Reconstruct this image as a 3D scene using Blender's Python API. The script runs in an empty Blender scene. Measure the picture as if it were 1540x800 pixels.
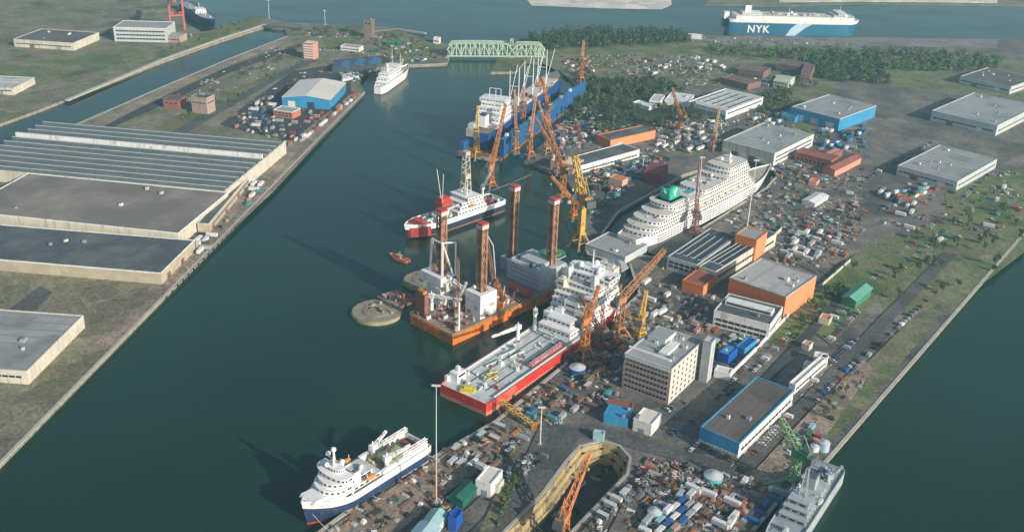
import bpy, bmesh, math, random
from mathutils import Vector, Matrix
from mathutils.geometry import tessellate_polygon
R = math.radians
SC = bpy.context.scene
COL = SC.collection
# ---------------------------------------------------------------- camera, sky, sun, exposure
CAM_H, F, PITCH, ROLL = 320.0, 1533.0, 25.0, 2.0
cam = bpy.data.cameras.new('camera'); cam.sensor_width = 36.0; cam.lens = F / 1540 * 36
cam.clip_start = 1.0; cam.clip_end = 20000
co = bpy.data.objects.new('camera', cam); COL.objects.link(co)
CM = Matrix.Rotation(R(90 - PITCH), 3, 'X') @ Matrix.Rotation(R(ROLL), 3, 'Z')
co.matrix_world = Matrix.Translation((0, 0, CAM_H)) @ CM.to_4x4()
SC.camera = co
SUN = Vector((0.75, -0.66, 0.42)).normalized()
elev = math.asin(SUN.z); az = math.atan2(SUN.x, SUN.y)
w = bpy.data.worlds.new('World'); SC.world = w; w.use_nodes = True
nt = w.node_tree; bg = nt.nodes['Background']
sky = nt.nodes.new('ShaderNodeTexSky'); sky.sky_type = 'NISHITA'; sky.sun_disc = False
sky.sun_elevation = elev; sky.sun_rotation = az; sky.air_density = 1.0; sky.dust_density = 1.5
nt.links.new(sky.outputs[0], bg.inputs[0]); bg.inputs[1].default_value = 0.10
sl = bpy.data.lights.new('sun', 'SUN'); sl.energy = 4.4; sl.angle = R(0.5); sl.color = (1.0, 0.91, 0.79)
so = bpy.data.objects.new('sun', sl); COL.objects.link(so)
so.rotation_euler = SUN.to_track_quat('Z', 'Y').to_euler(); so.location = (300, 200, 600)
SC.view_settings.view_transform = 'Standard'; SC.view_settings.look = 'None'
SC.view_settings.exposure = 0.3; SC.view_settings.gamma = 1.0
SC.cycles.use_denoising = True; SC.cycles.max_bounces = 5; SC.cycles.volume_bounces = 1
SC.cycles.diffuse_bounces = 3; SC.cycles.glossy_bounces = 2

def P(px, py, z=3.0):
    """The place on the level z seen at photo pixel (px, py) of the 1540x800 photograph."""
    d = CM @ Vector(((px - 770) / F, -(py - 400) / F, -1.0))
    t = (z - CAM_H) / d.z
    return Vector((d.x * t, d.y * t, z))
def pix(v):
    q = CM.transposed() @ (Vector(v) - Vector((0, 0, CAM_H)))
    return (770 + F * q.x / -q.z, 400 - F * q.y / -q.z)

# ---------------------------------------------------------------- materials
_m = {}
def M(name, rgb=None, rough=.7, var=.22, sc=.12, metal=0.0, dirt=None, dsc=.03, dth=.6, streak=None, sth=.6):
    if name in _m: return _m[name]
    m = bpy.data.materials.new(name); m.use_nodes = True; t = m.node_tree; n = t.nodes; L = t.links
    b = n['Principled BSDF']; b.inputs['Roughness'].default_value = rough; b.inputs['Metallic'].default_value = metal
    tc = n.new('ShaderNodeTexCoord')
    nz = n.new('ShaderNodeTexNoise'); nz.inputs['Scale'].default_value = sc; nz.inputs['Detail'].default_value = 8
    nz.inputs['Roughness'].default_value = .65; L.new(tc.outputs['Object'], nz.inputs['Vector'])
    mr = n.new('ShaderNodeMapRange'); mr.inputs[1].default_value = .3; mr.inputs[2].default_value = .7
    mr.inputs[3].default_value = 1 - var; mr.inputs[4].default_value = 1 + var; L.new(nz.outputs[0], mr.inputs[0])
    mx = n.new('ShaderNodeVectorMath'); mx.operation = 'SCALE'; mx.inputs[0].default_value = rgb
    L.new(mr.outputs[0], mx.inputs['Scale']); out = mx.outputs[0]
    if dirt:
        n2 = n.new('ShaderNodeTexNoise'); n2.inputs['Scale'].default_value = dsc; n2.inputs['Detail'].default_value = 6
        L.new(tc.outputs['Object'], n2.inputs['Vector'])
        r2 = n.new('ShaderNodeMapRange'); r2.inputs[1].default_value = dth - .08; r2.inputs[2].default_value = dth + .08
        L.new(n2.outputs[0], r2.inputs[0])
        mi = n.new('ShaderNodeMix'); mi.data_type = 'RGBA'; L.new(r2.outputs[0], mi.inputs['Factor'])
        L.new(out, mi.inputs[6]); mi.inputs[7].default_value = (*dirt, 1); out = mi.outputs[2]
    if streak:      # rain and rust runs down a wall or a hull
        mp = n.new('ShaderNodeMapping'); mp.inputs['Scale'].default_value = (.45, .45, .05); L.new(tc.outputs['Object'], mp.inputs[0])
        n3 = n.new('ShaderNodeTexNoise'); n3.inputs['Scale'].default_value = 1; n3.inputs['Detail'].default_value = 5; L.new(mp.outputs[0], n3.inputs['Vector'])
        r3 = n.new('ShaderNodeMapRange'); r3.inputs[1].default_value = sth - .06; r3.inputs[2].default_value = sth + .1; r3.inputs[4].default_value = .75; L.new(n3.outputs[0], r3.inputs[0])
        mi = n.new('ShaderNodeMix'); mi.data_type = 'RGBA'; L.new(r3.outputs[0], mi.inputs['Factor'])
        L.new(out, mi.inputs[6]); mi.inputs[7].default_value = (*streak, 1); out = mi.outputs[2]
    L.new(out, b.inputs['Base Color']); _m[name] = m
    return m
def ribbed(name, rgb, rgb2, period=2.0, axis='X', rough=.6):
    """sheet or board roof: bands of two tones across one axis, plus wear"""
    m = M(name, rgb, rough, .2, .1, dirt=tuple(c * .6 for c in rgb), dsc=.05, dth=.6); t = m.node_tree; n = t.nodes; L = t.links
    tc = n.new('ShaderNodeTexCoord'); sp = n.new('ShaderNodeSeparateXYZ'); L.new(tc.outputs['Object'], sp.inputs[0])
    ma = n.new('ShaderNodeMath'); ma.operation = 'PINGPONG'; ma.inputs[1].default_value = period / 2
    L.new(sp.outputs[axis], ma.inputs[0])
    gt = n.new('ShaderNodeMath'); gt.operation = 'GREATER_THAN'; gt.inputs[1].default_value = period / 2 * .8; L.new(ma.outputs[0], gt.inputs[0])
    b = n['Principled BSDF']; src = b.inputs['Base Color'].links[0].from_socket
    mi = n.new('ShaderNodeMix'); mi.data_type = 'RGBA'; L.new(gt.outputs[0], mi.inputs['Factor']); L.new(src, mi.inputs[6])
    mi.inputs[7].default_value = (*rgb2, 1); L.new(mi.outputs[2], b.inputs['Base Color'])
    return m
def ground_mat(name, cols, sc=.02, rough=.9, fine=.5):
    """mottled ground: several tones in patches of different size"""
    m = bpy.data.materials.new(name); m.use_nodes = True; t = m.node_tree; n = t.nodes; L = t.links
    b = n['Principled BSDF']; b.inputs['Roughness'].default_value = rough
    tc = n.new('ShaderNodeTexCoord')
    a = n.new('ShaderNodeTexNoise'); a.inputs['Scale'].default_value = sc; a.inputs['Detail'].default_value = 10; a.inputs['Roughness'].default_value = .7
    L.new(tc.outputs['Object'], a.inputs['Vector'])
    cr = n.new('ShaderNodeValToRGB'); L.new(a.outputs[0], cr.inputs[0]); e = cr.color_ramp.elements
    k = len(cols)
    while len(e) < k: e.new(.5)
    for i, c in enumerate(cols): e[i].position = .32 + .36 * i / (k - 1); e[i].color = (*c, 1)
    v = n.new('ShaderNodeTexVoronoi'); v.inputs['Scale'].default_value = .045; v.distance = 'CHEBYCHEV'
    rt = n.new('ShaderNodeMapping'); rt.inputs['Rotation'].default_value = (0, 0, R(-35.6)); L.new(tc.outputs['Object'], rt.inputs[0]); L.new(rt.outputs[0], v.inputs['Vector'])
    sp = n.new('ShaderNodeSeparateColor'); L.new(v.outputs['Color'], sp.inputs[0])
    f = n.new('ShaderNodeTexNoise'); f.inputs['Scale'].default_value = fine; f.inputs['Detail'].default_value = 4; L.new(tc.outputs['Object'], f.inputs['Vector'])
    m1 = n.new('ShaderNodeMapRange'); m1.inputs[3].default_value = .8; m1.inputs[4].default_value = 1.2; L.new(sp.outputs[0], m1.inputs[0])
    m2 = n.new('ShaderNodeMapRange'); m2.inputs[1].default_value = .3; m2.inputs[2].default_value = .7; m2.inputs[3].default_value = .6; m2.inputs[4].default_value = 1.4; L.new(f.outputs[0], m2.inputs[0])
    mm = n.new('ShaderNodeMath'); mm.operation = 'MULTIPLY'; L.new(m1.outputs[0], mm.inputs[0]); L.new(m2.outputs[0], mm.inputs[1])
    mx = n.new('ShaderNodeVectorMath'); mx.operation = 'SCALE'; L.new(cr.outputs[0], mx.inputs[0]); L.new(mm.outputs[0], mx.inputs['Scale'])
    L.new(mx.outputs[0], b.inputs['Base Color']); _m[name] = m
    return m
def water_mat():
    m = bpy.data.materials.new('harbour_water'); m.use_nodes = True; t = m.node_tree; n = t.nodes; L = t.links
    b = n['Principled BSDF']; b.inputs['Roughness'].default_value = .16; b.inputs['IOR'].default_value = 1.33
    tc = n.new('ShaderNodeTexCoord')
    a = n.new('ShaderNodeTexNoise'); a.inputs['Scale'].default_value = .004; a.inputs['Detail'].default_value = 5; L.new(tc.outputs['Object'], a.inputs['Vector'])
    cr = n.new('ShaderNodeValToRGB'); L.new(a.outputs[0], cr.inputs[0]); e = cr.color_ramp.elements
    e[0].position = .35; e[0].color = (.008, .034, .022, 1); e[1].position = .68; e[1].color = (.013, .048, .031, 1)
    L.new(cr.outputs[0], b.inputs['Base Color'])
    w1 = n.new('ShaderNodeTexNoise'); w1.inputs['Scale'].default_value = .13; w1.inputs['Detail'].default_value = 5; w1.inputs['Roughness'].default_value = .6
    mp = n.new('ShaderNodeMapping'); mp.inputs['Rotation'].default_value = (0, 0, .6); mp.inputs['Scale'].default_value = (1, .4, 1)
    L.new(tc.outputs['Object'], mp.inputs[0]); L.new(mp.outputs[0], w1.inputs['Vector'])
    bp = n.new('ShaderNodeBump'); bp.inputs['Strength'].default_value = .35; bp.inputs['Distance'].default_value = .6
    wp = n.new('ShaderNodeTexNoise'); wp.inputs['Scale'].default_value = .009; wp.inputs['Detail'].default_value = 4; m2 = n.new('ShaderNodeMapping'); m2.inputs['Scale'].default_value = (1, 2.2, 1); m2.inputs['Rotation'].default_value = (0, 0, -.5)
    L.new(tc.outputs['Object'], m2.inputs[0]); L.new(m2.outputs[0], wp.inputs['Vector']); wr = n.new('ShaderNodeMapRange'); wr.inputs[1].default_value = .35; wr.inputs[2].default_value = .68; wr.inputs[3].default_value = .12; wr.inputs[4].default_value = .6; L.new(wp.outputs[0], wr.inputs[0]); L.new(wr.outputs[0], bp.inputs['Strength'])
    rr = n.new('ShaderNodeMapRange'); rr.inputs[1].default_value = .35; rr.inputs[2].default_value = .68; rr.inputs[3].default_value = .1; rr.inputs[4].default_value = .26; L.new(wp.outputs[0], rr.inputs[0]); L.new(rr.outputs[0], b.inputs['Roughness'])
    L.new(w1.outputs[0], bp.inputs['Height']); L.new(bp.outputs[0], b.inputs['Normal']); _m['water'] = m
    return m
WHITE = M('white_paint', (.78, .78, .76), .45, .08, .15, dirt=(.5, .46, .4), dsc=.12, dth=.66, streak=(.45, .4, .34), sth=.62)
SHIPW = M('ship_white_paint', (.82, .82, .81), .4, .06, .1, dirt=(.6, .57, .52), dsc=.1, dth=.66, streak=(.5, .42, .34), sth=.64)
CREAM = M('cream_plaster', (.62, .58, .48), .8, .15, .1, streak=(.4, .36, .29), sth=.57)
TAN = M('tan_plaster', (.45, .39, .29), .8, .2, .12)
ORANGE = M('orange_cladding', (.68, .2, .055), .6, .12, .1, streak=(.45, .17, .08), sth=.62)
RUSTO = M('crane_orange_paint', (.55, .2, .055), .55, .3, .3, dirt=(.2, .09, .05), dsc=.25, dth=.58)
YELO = M('crane_yellow_paint', (.6, .36, .06), .55, .25, .3, dirt=(.25, .14, .06), dsc=.25, dth=.62)
BROWN = M('rust_brown_steel', (.24, .1, .06), .7, .35, .3)
LEGM = M('leg_rusty_steel', (.38, .2, .12), .7, .35, .2, dirt=(.16, .08, .05), dsc=.12, dth=.56)
REDP = M('red_paint', (.66, .04, .025), .45, .2, .08, dirt=(.62, .2, .14), dsc=.07, dth=.62, streak=(.3, .07, .05), sth=.6)
BRICK = M('red_brick', (.3, .1, .07), .85, .25, .25)
PINKB = M('pale_brick', (.42, .3, .26), .85, .2, .3, streak=(.28, .2, .17), sth=.58)
HULLO = M('orange_hull_paint', (.8, .21, .03), .5, .25, .1, dirt=(.3, .1, .05), dsc=.08, dth=.6, streak=(.3, .11, .05), sth=.58)
NAVY = M('navy_hull_paint', (.025, .05, .12), .4, .3, .08, streak=(.12, .1, .09), sth=.62)
BLUE = M('blue_hull_paint', (.015, .09, .3), .45, .3, .06)
DBLUE = M('dock_blue_paint', (.015, .11, .3), .5, .25, .05, streak=(.1, .12, .14), sth=.58)
BLUEC = M('blue_cladding', (.04, .28, .52), .5, .12, .1, streak=(.07, .2, .32), sth=.6)
TEAL = M('teal_hull_paint', (.015, .14, .24), .4, .25, .02, streak=(.06, .12, .16), sth=.62)
GREYM = M('grey_steel', (.32, .34, .35), .5, .15, .15)
LGREY = M('light_grey_steel', (.52, .55, .55), .5, .12, .15)
DGREY = M('dark_grey_steel', (.09, .1, .11), .6, .2, .2)
NAVAL = M('naval_grey_paint', (.38, .44, .46), .5, .1, .1, streak=(.24, .25, .24), sth=.6)
GLASS = M('dark_window_glass', (.03, .04, .05), .12, .1, .3)
CONC = M('concrete', (.36, .35, .32), .85, .25, .1)
QUAYC = M('quay_concrete', (.32, .29, .23), .85, .25, .15, streak=(.13, .14, .11), sth=.5)
OCHRE = M('ochre_dock_wall', (.42, .33, .17), .85, .3, .12, dirt=(.2, .17, .1), dsc=.15, dth=.6, streak=(.2, .17, .1), sth=.56)
RGREY = M('grey_roof_felt', (.33, .34, .34), .85, .12, .05, dirt=(.24, .25, .25), dsc=.06, dth=.6)
RGREY2 = ribbed('grey_sheet_roof', (.36, .38, .38), (.28, .3, .31), 6, 'X')
RSEAM = ribbed('seamed_grey_felt', (.34, .345, .34), (.25, .26, .26), 9, 'Y', .85)
RWHITE = ribbed('white_sheet_roof', (.62, .62, .58), (.4, .41, .4), 14, 'Y')
RBROWN = ribbed('brown_board_roof', (.15, .125, .11), (.12, .1, .09), 5, 'X')
RDARK = M('dark_roof_felt', (.085, .1, .11), .8, .3, .08, dirt=(.14, .145, .14), dsc=.06, dth=.58)
RTEALD = ribbed('dark_teal_roof', (.055, .085, .1), (.09, .12, .13), 9, 'X')
RPALE = M('pale_membrane_roof', (.7, .66, .6), .7, .08, .03)
RPINK = ribbed('pale_pinkish_roof', (.46, .44, .42), (.38, .37, .36), 16, 'X')
DECKG = M('deck_grey_green', (.56, .6, .58), .7, .12, .2, dirt=(.42, .43, .4), dsc=.15, dth=.6)
DECKT = M('deck_tan', (.42, .38, .3), .7, .2, .2)
DECKB = M('deck_rusty', (.26, .2, .16), .8, .35, .15)
GRN = M('green_paint', (.04, .22, .12), .5, .2, .2)
GRNC = M('crane_green_paint', (.22, .36, .17), .6, .3, .3)
BRIDG = M('bridge_green_paint', (.42, .54, .42), .6, .2, .2)
TURQ = M('funnel_turquoise', (.03, .42, .3), .4, .05, .2)
TURQR = M('turquoise_roof', (.3, .5, .5), .6, .12, .1)
TARP = M('dark_green_tarpaulin', (.01, .11, .08), .7, .3, .2)
YEL = M('yellow_paint', (.6, .5, .04), .5, .1, .2)
TRUNK = M('bark', (.09, .065, .045), .9, .3, 1)
LEAF = [M('leaves_%s' % n_, c_, .8, .35, .25) for n_, c_ in (('dark', (.04, .075, .03)), ('mid', (.075, .125, .04)), ('olive', (.12, .14, .05)))]
ASPH = ground_mat('yard_asphalt', [(.05, .052, .055), (.105, .1, .095), (.175, .155, .13), (.24, .205, .165)])
ASPD = ground_mat('dark_asphalt', [(.035, .04, .045), (.05, .052, .056), (.07, .068, .065)])
APRON = ground_mat('brown_quay_apron', [(.15, .125, .1), (.27, .21, .165), (.37, .29, .22)], .03)
GRAVEL = ground_mat('brown_gravel', [(.07, .08, .05), (.12, .14, .06), (.21, .185, .14), (.15, .16, .08), (.27, .235, .17)], .02)
GRASS = ground_mat('grass_green', [(.06, .085, .03), (.105, .15, .04), (.17, .165, .08), (.09, .13, .04)], .02)
OLIVE = ground_mat('olive_scrub', [(.05, .08, .03), (.1, .14, .05), (.19, .18, .1), (.09, .135, .045), (.16, .175, .08)], .015)
ROADM = ground_mat('road_asphalt', [(.07, .07, .07), (.09, .09, .088), (.11, .105, .1)], .02)
SAND = ground_mat('pale_mudflat', [(.5, .46, .4), (.7, .64, .56), (.6, .56, .5)], .004)
WATER = water_mat()

# ---------------------------------------------------------------- mesh tools
class MB:
    def __init__(s): s.v = []; s.f = []; s.i = []; s.mats = []
    def mi(s, m):
        if m not in s.mats: s.mats.append(m)
        return s.mats.index(m)
    def add(s, vs, fs, m):
        o = len(s.v); s.v += [tuple(v) for v in vs]; k = s.mi(m)
        for f in fs: s.f.append([o + q for q in f]); s.i.append(k)
        return s
    def box(s, x0, x1, y0, y1, z0, z1, m):
        return s.add([(x0, y0, z0), (x1, y0, z0), (x1, y1, z0), (x0, y1, z0), (x0, y0, z1), (x1, y0, z1), (x1, y1, z1), (x0, y1, z1)],
                     [(3, 2, 1, 0), (4, 5, 6, 7), (0, 1, 5, 4), (1, 2, 6, 5), (2, 3, 7, 6), (3, 0, 4, 7)], m)
    def bx(s, x, y, z, sx, sy, sz, m): return s.box(x - sx / 2, x + sx / 2, y - sy / 2, y + sy / 2, z, z + sz, m)
    def prism(s, poly, z0, z1, m, mt=None):
        n = len(poly)
        s.add([(p[0], p[1], z0) for p in poly] + [(p[0], p[1], z1) for p in poly], [(i, (i + 1) % n, n + (i + 1) % n, n + i) for i in range(n)] + [tuple(range(n - 1, -1, -1))], m)
        return s.add([(p[0], p[1], z1) for p in poly], [tuple(range(n))], mt or m)
    def extr(s, prof, y0, y1, m, ax='y'):
        """profile (u,z) extruded along y (or x)"""
        n = len(prof); g = (lambda u, z, t: (u, t, z)) if ax == 'y' else (lambda u, z, t: (t, u, z))
        return s.add([g(u, z, y0) for u, z in prof] + [g(u, z, y1) for u, z in prof],
                     [(i, (i + 1) % n, n + (i + 1) % n, n + i) for i in range(n)] + [tuple(range(n - 1, -1, -1)), tuple(range(n, 2 * n))], m)
    def cyl(s, p, q, r0, r1, m, n=10):
        p = Vector(p); q = Vector(q); d = (q - p).normalized(); a = d.orthogonal().normalized(); b = d.cross(a)
        ring = lambda c, r: [c + (a * math.cos(2 * math.pi * k / n + .4) + b * math.sin(2 * math.pi * k / n + .4)) * r for k in range(n)]
        return s.add(ring(p, r0) + ring(q, r1), [(i, (i + 1) % n, n + (i + 1) % n, n + i) for i in range(n)] + [tuple(range(n - 1, -1, -1)), tuple(range(n, 2 * n))], m)
    def bar(s, p, q, w, m): return s.cyl(p, q, w * .7, w * .7, m, 4)
    def lat(s, p, q, w, m, n=8, t=.4, w2=None):
        """lattice beam of four chords and zigzag bracing"""
        p = Vector(p); q = Vector(q); w2 = w if w2 is None else w2; d = (q - p).normalized()
        a = d.cross(Vector((0, 0, 1))); a = a.normalized() if a.length > .05 else Vector((1, 0, 0)); b = d.cross(a)
        cs = [(1, 1), (1, -1), (-1, -1), (-1, 1)]
        pt = lambda k, i: p.lerp(q, k / n) + (a * cs[i][0] + b * cs[i][1]) * (w + (w2 - w) * k / n) / 2
        for i in range(4):
            s.bar(pt(0, i), pt(n, i), t, m)
            for k in range(n): s.bar(pt(k, i if k % 2 else (i + 1) % 4), pt(k + 1, (i + 1) % 4 if k % 2 else i), t * .7, m)
        return s
    def sph(s, c, r, m, n=10, k=6, sz=1.0):
        vs = []; fs = []
        for j in range(k + 1):
            ph = math.pi * j / k
            for i in range(n): vs.append((c[0] + r * math.sin(ph) * math.cos(2 * math.pi * i / n), c[1] + r * math.sin(ph) * math.sin(2 * math.pi * i / n), c[2] - r * sz * math.cos(ph)))
        for j in range(k):
            for i in range(n): fs.append((j * n + i, j * n + (i + 1) % n, (j + 1) * n + (i + 1) % n, (j + 1) * n + i))
        return s.add(vs, fs, m)
    def build(s, name, parent=None, loc=None, rz=0):
        me = bpy.data.meshes.new(name); me.from_pydata(s.v, [], s.f)
        for m in s.mats: me.materials.append(m)
        me.polygons.foreach_set('material_index', s.i)
        bm = bmesh.new(); bm.from_mesh(me); bmesh.ops.remove_doubles(bm, verts=bm.verts, dist=.0005)
        bmesh.ops.recalc_face_normals(bm, faces=bm.faces); bm.to_mesh(me); bm.free()
        o = bpy.data.objects.new(name, me); COL.objects.link(o)
        if parent: o.parent = parent
        if loc is not None: o.location = loc
        o.rotation_euler.z = rz
        return o
def tag(o, label=None, cat=None, group=None, kind=None):
    if label: o['label'] = label
    if cat: o['category'] = cat
    if group: o['group'] = group
    if kind: o['kind'] = kind
    return o
def thing(name, label, cat, loc, rz=0, group=None):
    o = bpy.data.objects.new(name, None); COL.objects.link(o); o.location = loc; o.rotation_euler.z = rz; o.empty_display_size = 2
    return tag(o, label, cat, group)
def dup(o, loc, rz=0, parent=None):
    c = o.copy(); COL.objects.link(c); c.location = loc; c.rotation_euler.z = rz
    if parent: c.parent = parent
    for ch in list(o.children):
        d = dup(ch, ch.location.copy(), ch.rotation_euler.z); d.parent = c
    return c
def poly_sheet(name, pts, z, m, holes=(), depth=None, side=None, kind='structure'):
    """flat polygon (world xy) with holes; depth gives it side walls"""
    loops = [[Vector((p[0], p[1], 0)) for p in l] for l in [pts] + list(holes)]
    tris = tessellate_polygon(loops); flat = [v for l in loops for v in l]
    mb = MB(); mb.add([(v.x, v.y, z) for v in flat], tris, m)
    if depth:
        for l in loops:
            n = len(l); mb.add([(v.x, v.y, z) for v in l] + [(v.x, v.y, z - depth) for v in l], [(i, (i + 1) % n, n + (i + 1) % n, n + i) for i in range(n)], side or m)
    me = bpy.data.meshes.new(name); me.from_pydata(mb.v, [], mb.f)
    for q in mb.mats: me.materials.append(q)
    me.polygons.foreach_set('material_index', mb.i)
    bm = bmesh.new(); bm.from_mesh(me); bmesh.ops.remove_doubles(bm, verts=bm.verts, dist=.001); bmesh.ops.recalc_face_normals(bm, faces=bm.faces)
    up = sum(f.normal.z * f.calc_area() for f in bm.faces if abs(f.normal.z) > .5)
    if up < 0: bmesh.ops.reverse_faces(bm, faces=bm.faces)
    bm.to_mesh(me); bm.free()
    o = bpy.data.objects.new(name, me); COL.objects.link(o); o['kind'] = kind
    return o
def strip(name, pts, width, z, m, h=0, kind='structure', side=0, mb=None):
    """a band of given width along a world polyline; side -1/0/1 shifts it"""
    own = mb is None; mb = mb or MB(); pts = [Vector((p[0], p[1])) for p in pts]; L_, R_ = [], []
    for i, p in enumerate(pts):
        d = (pts[min(i + 1, len(pts) - 1)] - pts[max(i - 1, 0)]).normalized(); nn = Vector((-d.y, d.x))
        L_.append(p + nn * width * (.5 + side / 2)); R_.append(p - nn * width * (.5 - side / 2))
    n = len(pts)
    for i in range(n - 1):
        q = [L_[i], R_[i], R_[i + 1], L_[i + 1]]
        if h:
            mb.add([(v.x, v.y, z - .3) for v in q] + [(v.x, v.y, z + h) for v in q], [(0, 1, 5, 4), (2, 3, 7, 6), (4, 5, 6, 7), (1, 2, 6, 5), (3, 0, 4, 7)], m)
        else: mb.add([(v.x, v.y, z) for v in q], [(0, 1, 2, 3)], m)
    if own: return tag(mb.build(name), kind=kind)
# ================================================================ SETTING: water, land, ground surfaces
W = lambda pts, z=3.0: [P(x, y, z) for x, y in pts]
BIG = 2600
dockpx = [(560, 985), (745, 812), (815, 742), (852, 692), (872, 670), (905, 662), (932, 670), (948, 688), (944, 712), (848, 812), (700, 985)]
DOCK = W(dockpx)
poly_sheet('harbour_water', [(-BIG, -300), (BIG, -300), (BIG, 3600), (-BIG, 3600)], 0, WATER, [[(p.x, p.y) for p in DOCK]])
q0, q1 = P(245, 447), P(548, 139); qd = (q1 - q0).normalized()
quay_w = [q0 - qd * 420, q0 - qd * 150, q0, q0.lerp(q1, .5), q1]
lockpx = [(398, 40), (428, 44), (432, 54), (340, 90), (245, 130), (100, 192), (-150, 300), (-150, 240), (60, 165), (245, 92), (330, 62)]
left = quay_w + W([(541, 122), (552, 105), (600, 99), (672, 96), (677, 84), (672, 66), (655, 62), (612, 50), (600, 42), (545, 39), (430, 34), (400, 27), (370, 29), (345, 35), (325, 46), (303, 48), (280, 36), (270, 15), (264, -10), (120, -20)]) + [Vector((-2200, 1900, 3)), Vector((-2200, 100, 3))]
poly_sheet('quay_land', left, 3, GRAVEL, [W(lockpx)], 13, QUAYC)
r0, r1 = P(1235, 702), P(1295, 633); rd = (r1 - r0).normalized()
right = W([(190, 1060), (330, 925), (470, 808), (560, 741), (655, 686), (748, 632), (850, 548), (962, 442), (948, 398), (905, 388), (884, 382), (874, 330), (866, 288), (845, 264), (800, 245), (788, 242), (886, 152), (880, 136), (862, 124), (838, 98),
                (790, 92), (776, 108), (738, 109), (750, 84), (757, 62), (790, 58), (860, 50), (1040, 49), (1085, 54), (1290, 56)]) + [Vector((1500, 1640, 3)), Vector((1500, 1300, 3)), r1 + rd * 560, r1 + rd * 250, r1, r0] + W([(1205, 712), (1120, 812), (1000, 960), (900, 1080)])
# cruise ship's dock basin
basin = W([(905, 352), (918, 372), (952, 384), (1000, 388), (1062, 340), (1152, 284), (1170, 264), (1160, 250), (1120, 236), (1030, 262), (930, 318)])
poly_sheet('yard_land', right, 3, ASPH, [DOCK, basin], 13, QUAYC)
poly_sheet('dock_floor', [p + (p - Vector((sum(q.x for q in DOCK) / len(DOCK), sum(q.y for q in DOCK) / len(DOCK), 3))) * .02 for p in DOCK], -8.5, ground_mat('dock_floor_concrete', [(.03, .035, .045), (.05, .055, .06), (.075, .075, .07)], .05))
# sunlit ochre lining of the dry dock, stepped like an old graving dock
mb = MB()
for a, b in zip(DOCK[:-1], DOCK[1:]):
    d = (b - a).normalized(); nn = Vector((d.y, -d.x, 0))
    for k, (z0, z1, wd) in enumerate(((-8.4, -4.5, 5.0), (-4.5, -.5, 3.2), (-.5, 2.6, 1.6))):
        q = [a + nn * .03, b + nn * .03, b + nn * wd + d * .6, a + nn * wd - d * .6]
        mb.add([(v.x, v.y, z0) for v in q] + [(v.x, v.y, z1 - k * .003) for v in q], [(2, 3, 7, 6), (4, 5, 6, 7), (1, 2, 6, 5), (3, 0, 4, 7)], OCHRE)
tag(mb.build('dock_wall'), 'ochre stepped stone lining of the empty dry dock', 'dock wall')
# quay edges
for pts, wd in ((quay_w, 2.2), (W([(672, 96), (600, 99), (552, 105)]), 2.5), (W([(190, 1060), (330, 925), (470, 808), (560, 741), (655, 686), (748, 632), (850, 548), (962, 442)]), 2.2), ([r1 + rd * 540, r1, r0], 2.2), (W([(1205, 712), (1120, 812), (1000, 960)]), 2), (basin + basin[:1], 1.8), (W([(962, 442), (948, 398), (905, 388), (884, 382), (874, 330), (866, 288)]), 1.8)):
    strip('quay_coping', pts, wd, 3, M('coping_stone', (.45, .42, .35), .85, .2, .2), .35)
strip('quay_coping', W([(100, 152), (245, 90), (330, 60), (398, 38)]), 5, 3, M('pale_lock_wall', (.5, .46, .38), .85, .15, .05), 1.0)
strip('quay_coping', W([(100, 194), (245, 131), (340, 91), (432, 55)]), 3, 3, CONC, .35)
strip('dock_rim', DOCK, 1.6, 3, CONC, .3)
# ground patches, each a few centimetres above the one below
_z = [3.03]
def patch(name, px, m):
    _z[0] += .02; return poly_sheet(name, W(px), _z[0], m)
patch('grass', [(-300, 330), (-60, 230), (110, 200), (160, 226), (60, 262), (-200, 330)], GRASS)
patch('grass', [(-200, 130), (60, 90), (200, 72), (235, 84), (60, 128), (-200, 190)], OLIVE)
patch('road', [(-300, 700), (-60, 520), (60, 430), (80, 440), (-20, 540), (-250, 740)], ROADM)
patch('grass', [(1160, 150), (1190, 140), (1240, 126), (1262, 134), (1240, 150), (1215, 176), (1225, 200), (1180, 190), (1150, 178)], OLIVE)
patch('grass', [(1310, 400), (1400, 330), (1560, 300), (1540, 380), (1420, 470), (1330, 470)], OLIVE)
patch('grass', [(1300, 92), (1540, 96), (1600, 110), (1560, 160), (1330, 130)], OLIVE)
patch('grass', [(1420, 290), (1540, 250), (1600, 270), (1540, 340), (1430, 350)], GRASS)
patch('quay_apron', [(172, 520), (246, 443), (412, 288), (545, 142), (532, 138), (430, 212), (405, 236), (300, 345), (245, 412), (140, 520)], APRON)
patch('dark_yard', [(405, 206), (440, 212), (528, 142), (528, 118), (500, 98), (440, 108), (395, 140), (330, 188)], ASPD)
patch('road', [(243, 205), (420, 108), (470, 88), (478, 92), (432, 112), (243, 222), (100, 296), (100, 280)], ROADM)
patch('grass', [(170, 228), (243, 186), (320, 150), (345, 152), (320, 164), (243, 208), (170, 246)], GRASS)
patch('grass', [(342, 142), (420, 104), (440, 98), (418, 112), (345, 152)], GRASS)
patch('grass', [(230, 84), (300, 52), (385, 24), (398, 30), (330, 56), (230, 92)], GRASS)
patch('dark_track', [(243, 148), (340, 102), (450, 66), (455, 70), (345, 110), (243, 160), (60, 240), (60, 225)], ASPD)
patch('lock_bank', [(60, 225), (243, 134), (345, 92), (430, 58), (440, 62), (345, 100), (243, 146), (60, 240)], APRON)
patch('grass', [(485, 56), (535, 58), (530, 72), (492, 74)], GRASS)
patch('grass', [(560, 66), (610, 52), (655, 66), (650, 84), (600, 84)], OLIVE)
patch('dark_yard', [(500, 92), (575, 84), (590, 92), (560, 102), (545, 120), (520, 104)], ASPD)
patch('grass', [(740, 106), (752, 84), (788, 84), (776, 106)], GRASS)
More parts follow.
